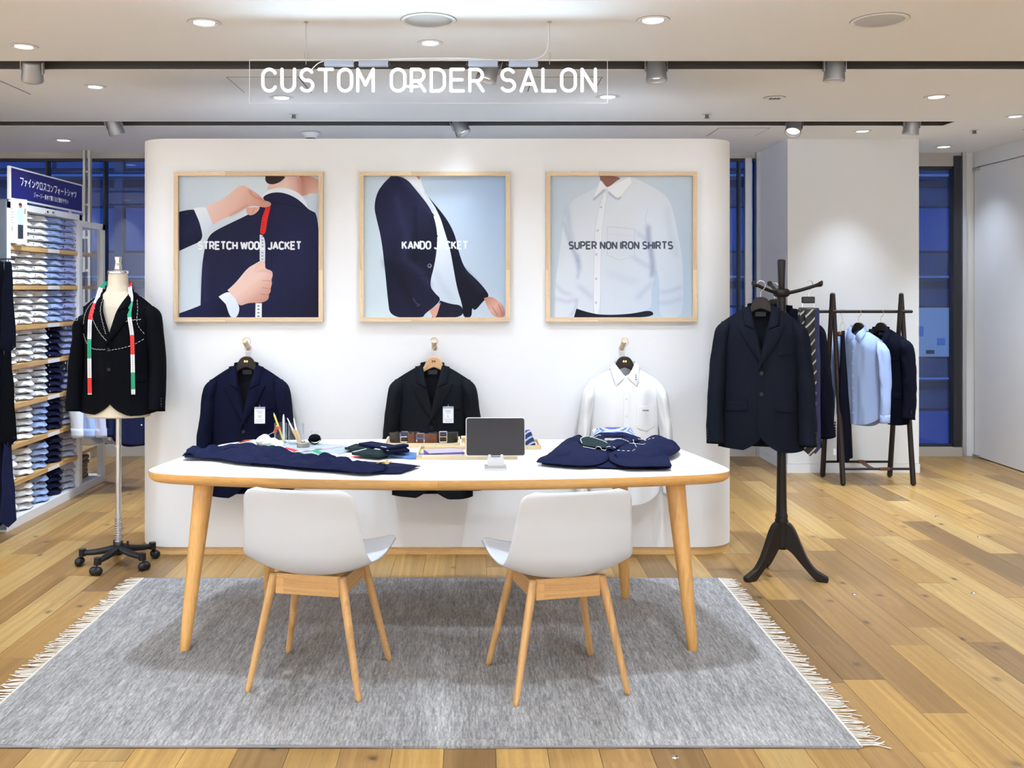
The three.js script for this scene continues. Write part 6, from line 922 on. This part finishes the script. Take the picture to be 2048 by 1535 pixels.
  { const t = thing('wrist_pincushion', 'black wrist pincushion with upturned band', 'pincushion', [-0.768, MT, -4.745]); part(t, 'cushion', ball(0.029, 0, 0.03, 0, 1, 0.68, 1, 24), M.blackCloth); part(t, 'band', sheet((u, v) => { const a = lerp(-1.25, 1.25, v); return V(Math.sin(a) * 0.034, 0.036 - Math.cos(a) * 0.034, (u - 0.5) * 0.024); }, 2, 24, 0.003), M.black); part(t, 'pin', [0, 1, 2, 3, 4].map((i) => { const a = i * 1.3, x = Math.cos(a) * 0.013, z = Math.sin(a) * 0.013; return merge([rod([x, 0.045, z], [x * 1.5, 0.062, z * 1.5], 0.0006, 0.0006, 5), ball(0.0022, x * 1.5, 0.062, z * 1.5, 1, 1, 1, 8)]); }), M.chrome); }
  { const t = thing('cotton_wool', 'lumpy white cotton wool ball on the cutting mat', 'cotton wool', [-0.955, MT, -4.62]); const B = [[-0.035, 0.032, 0, 0.034], [-0.01, 0.028, 0.012, 0.03], [0.022, 0.022, 0.01, 0.025], [0.045, 0.018, 0.004, 0.02], [-0.03, 0.045, -0.006, 0.024], [0.006, 0.024, -0.016, 0.026]].map(([x, y, z, r], i) => { const g = ball(r, 0, 0, 0, 1, 0.92, 1, 20), p = g.attributes.position; for (let k = 0; k < p.count; k++) { const f = 1 + 0.1 * noise(p.getX(k) * 90 + i, p.getY(k) * 90, p.getZ(k) * 90); p.setXYZ(k, p.getX(k) * f, Math.max(p.getY(k) * f, -y + 0.001), p.getZ(k) * f); } g.computeVertexNormals(); return g.translate(x, y, z); }); part(t, 'fluff', B, M.cotton); }
  { const t = thing('ruler', 'long clear ruler with brown marks lying across the mat', 'ruler', [-0.77, MT, -4.545], 0.74); part(t, 'blade', box(-0.2, 0.2, 0.0003, 0.0025, -0.016, 0.016), phys(lin(0.75, 0.7, 0.72), 0.1, { transmission: 0.5, thickness: 0 })); part(t, 'marking', [-0.16, -0.09, -0.02, 0.04].map((x) => box(x, x + 0.04, 0.0025, 0.003, -0.012, 0.012)), std(lin(0.2, 0.13, 0.12), 0.6)); }
  // ---- collar and cuff swatches
  const sw = (l, m, x, D, turn, w, d, y, r = 0.02) => { const t = thing('cloth_swatch', l, 'cloth swatch', [x, y, -D], turn, 'cloth swatches on the table'); const g = extrude(roundRect(-w / 2, -d / 2, w / 2, d / 2, r), 0.012, 0.004, [], 3).rotateX(-Math.PI / 2), p = g.attributes.position; part(t, 'cloth', g, m); part(t, 'band', box(-w * 0.5 + 0.005, -w * 0.5 + 0.012, 0.004, 0.0128, -d * 0.4, d * 0.4), M.card); };
  sw('blue rounded cloth swatch under the dark ones', M.midBlue, -0.335, 4.44, -0.6, 0.27, 0.11, TOP + 0.0005, 0.05); sw('dark green cloth swatch at the front of the fan', M.canvasLining, -0.45, 4.40, -0.5, 0.16, 0.13, TOP + 0.013); sw('dark green cloth swatch at the left of the fan', M.canvasLining, -0.52, 4.56, -0.3, 0.13, 0.12, TOP + 0.013); sw('navy cloth swatch in the middle of the fan', M.inkBlue, -0.44, 4.53, -0.75, 0.2, 0.085, TOP + 0.0265); sw('small navy cloth swatch at the right of the fan', M.navy, -0.345, 4.40, 0.3, 0.11, 0.1, TOP + 0.0265); sw('topmost navy cloth swatch of the fan', M.inkBlue, -0.352, 4.41, 0.75, 0.14, 0.045, TOP + 0.0395, 0.012);
  // ---- trays
  const tray = (l, x0, x1, d0, d1, h = 0.02) => { const t = thing('tray', l, 'tray', [(x0 + x1) / 2, TOP + 0.0004, -(d0 + d1) / 2], 0, 'wooden trays'), a = (x1 - x0) / 2, b = (d1 - d0) / 2, e = 0.008; part(t, 'bottom', box(-a, a, 0, 0.006, -b, b), M.trayOak); for (const s of [-1, 1]) { part(t, 'side', box(s > 0 ? a - e : -a, s > 0 ? a : -a + e, 0.006, h, -b, b), M.trayOak); part(t, 'side', box(-a + e, a - e, 0.006, h, s > 0 ? b - e : -b, s > 0 ? b : -b + e), M.trayOak); } return t; };
  tray('pale wooden tray holding three coiled leather belts', -0.425, -0.062, 4.665, 4.885); tray('pale wooden tray holding folded pocket squares', -0.25, 0.20, 4.335, 4.59); tray('pale wooden tray with striped tie behind the tablet', -0.045, 0.325, 4.60, 4.80);
  const belt = (l, m, x, D, turn, y = TOP + 0.0068) => {
    const t = thing('belt', l, 'belt', [x, y, -D], turn, 'coiled belts in the tray');
    t.scale.set(1.05, 1.3, 1.05); part(t, 'strap', sheet((u, v) => { const a = v * Math.PI * 4.6 - 0.8, k = 1 - 0.1 * v, lean = 0.006 * Math.sin(a * 2); return V(Math.cos(a) * 0.068 * k, u * 0.034 + 0.006 * Math.max(0, Math.sin(a * 0.5 + 1)) * (1 - u * 0.3), Math.sin(a) * 0.03 * k + lean * u); }, 3, 110, 0.003), m);
    const b = (x0, x1, y0, y1) => box(x0, x1, y0, y1, 0.0335, 0.0375); part(t, 'buckle', [b(-0.02, 0.018, 0.042, 0.046), b(-0.02, 0.018, 0.003, 0.007), b(0.014, 0.018, 0.003, 0.046), b(-0.02, -0.016, 0.003, 0.046), b(-0.018, 0.016, 0.023, 0.0265)], M.chrome, 'silver buckle'); part(t, 'keeper', rbox(0.012, 0.038, 0.006, 0.002, -0.036, 0.024, 0.031), m);
  };
  belt('dark brown coiled belt at the left of the tray', M.brownDark, -0.335, 4.79, 0.1); belt('tan brown coiled belt in the middle of the tray', M.tan, -0.245, 4.735, -0.12); belt('black coiled belt at the right of the tray', M.blackLeather, -0.145, 4.79, 0.08);
  const sq = (l, base, edge, x, D, turn, y) => { const t = thing('pocket_square', l, 'pocket square', [x, y, -D], turn, 'pocket squares'); for (let i = 0; i < 3; i++) part(t, 'layer', extrude(i === 1 ? [[-0.09, -0.05], [0.095, -0.05], [0.09, 0.05], [-0.085, 0.055]] : [[-0.085 + i * 0.006, -0.052], [0.085, -0.048], [0.098, 0.02], [0.05, 0.056], [-0.082, 0.05]], 0.004, 0.001).rotateX(-Math.PI / 2).rotateY(0.08 * (i - 1)).translate(0, i * 0.0042, 0), i === 1 ? edge : base); };
  sq('lavender pocket square with purple edge in the tray', std(lin(0.4, 0.35, 0.56), 0.85), std(lin(0.08, 0.05, 0.25), 0.8), -0.135, 4.465, 0.12, TOP + 0.0068); sq('pink pocket square with red edge beside the tablet', std(lin(0.58, 0.36, 0.42), 0.85), std(lin(0.4, 0.03, 0.08), 0.8), 0.08, 4.455, -0.1, TOP + 0.0068);
  { const t = thing('rolled_tie', 'navy striped tie folded upright behind the tablet', 'tie', [0.245, TOP + 0.0068, -4.71]); part(t, 'fold', loft((k) => ({ c: V(0, lerp(0.002, 0.07, k), 0), x: V(lerp(0.06, 0.036, k), 0, 0), y: V(0, 0, lerp(0.045, 0.028, k)) }), 12, 24), M.tieNavyStripe); const b = thing('tie_block', 'small pale wooden block beside the belts tray', 'block', [-0.03, TOP + 0.0208, -4.70]); part(b, 'block', rbox(0.05, 0.028, 0.04, 0.002, 0, 0.014, 0), M.trayOak); part(b, 'plate', box(-0.018, 0.018, 0.008, 0.02, 0.02, 0.0206), M.gold); }
  // ---- tablet on its stand
  {
    const s = thing('tablet_stand', 'silver tablet stand on the table', 'stand', [0.098, TOP + 0.0004, -4.15]);
    part(s, 'base', rbox(0.092, 0.005, 0.11, 0.002, 0, 0.0028, 0.01), M.alu); part(s, 'neck', rbox(0.07, 0.062, 0.006, 0.0025, 0, 0.033, -0.006), M.alu); part(s, 'cradle', [rbox(0.07, 0.005, 0.03, 0.002, 0, 0.044, 0.006), ball(0.008, -0.026, 0.05, 0.018, 1, 1, 0.6), ball(0.008, 0.026, 0.05, 0.018, 1, 1, 0.6)], M.alu); part(s, 'back_plate', rbox(0.07, 0.1, 0.004, 0.0018, 0, 0.05, 0).rotateX(-0.2).translate(0, 0.044, -0.008), M.alu);
    const pad = solo('clear_pad', rbox(0.2, 0.002, 0.12, 0.0009, 0.1, TOP + 0.0014, -4.02), M.glass, 'clear sheet in front of the tablet stand', 'sheet');
    const t = thing('tablet', 'tablet with dark blank screen standing at the table centre', 'tablet', [0.098, TOP + 0.0475, -4.147]);
    const put = (g) => g.rotateX(-0.2); part(t, 'case', put(extrude(roundRect(-0.127, 0, 0.127, 0.164, 0.012), 0.006, 0.0015).translate(0, 0, 0)), M.alu); part(t, 'screen', put(extrude(roundRect(-0.1235, 0.0035, 0.1235, 0.1605, 0.009), 0.001, 0).translate(0, 0, 0.0055)), phys(lin(0.03, 0.026, 0.027), 0.3, { specularIntensity: 0.35 })); part(t, 'camera', put(box(0.117, 0.123, 0.07, 0.094, 0.0064, 0.0068)), M.black);
  }
}

renderer.render(scene, camera);
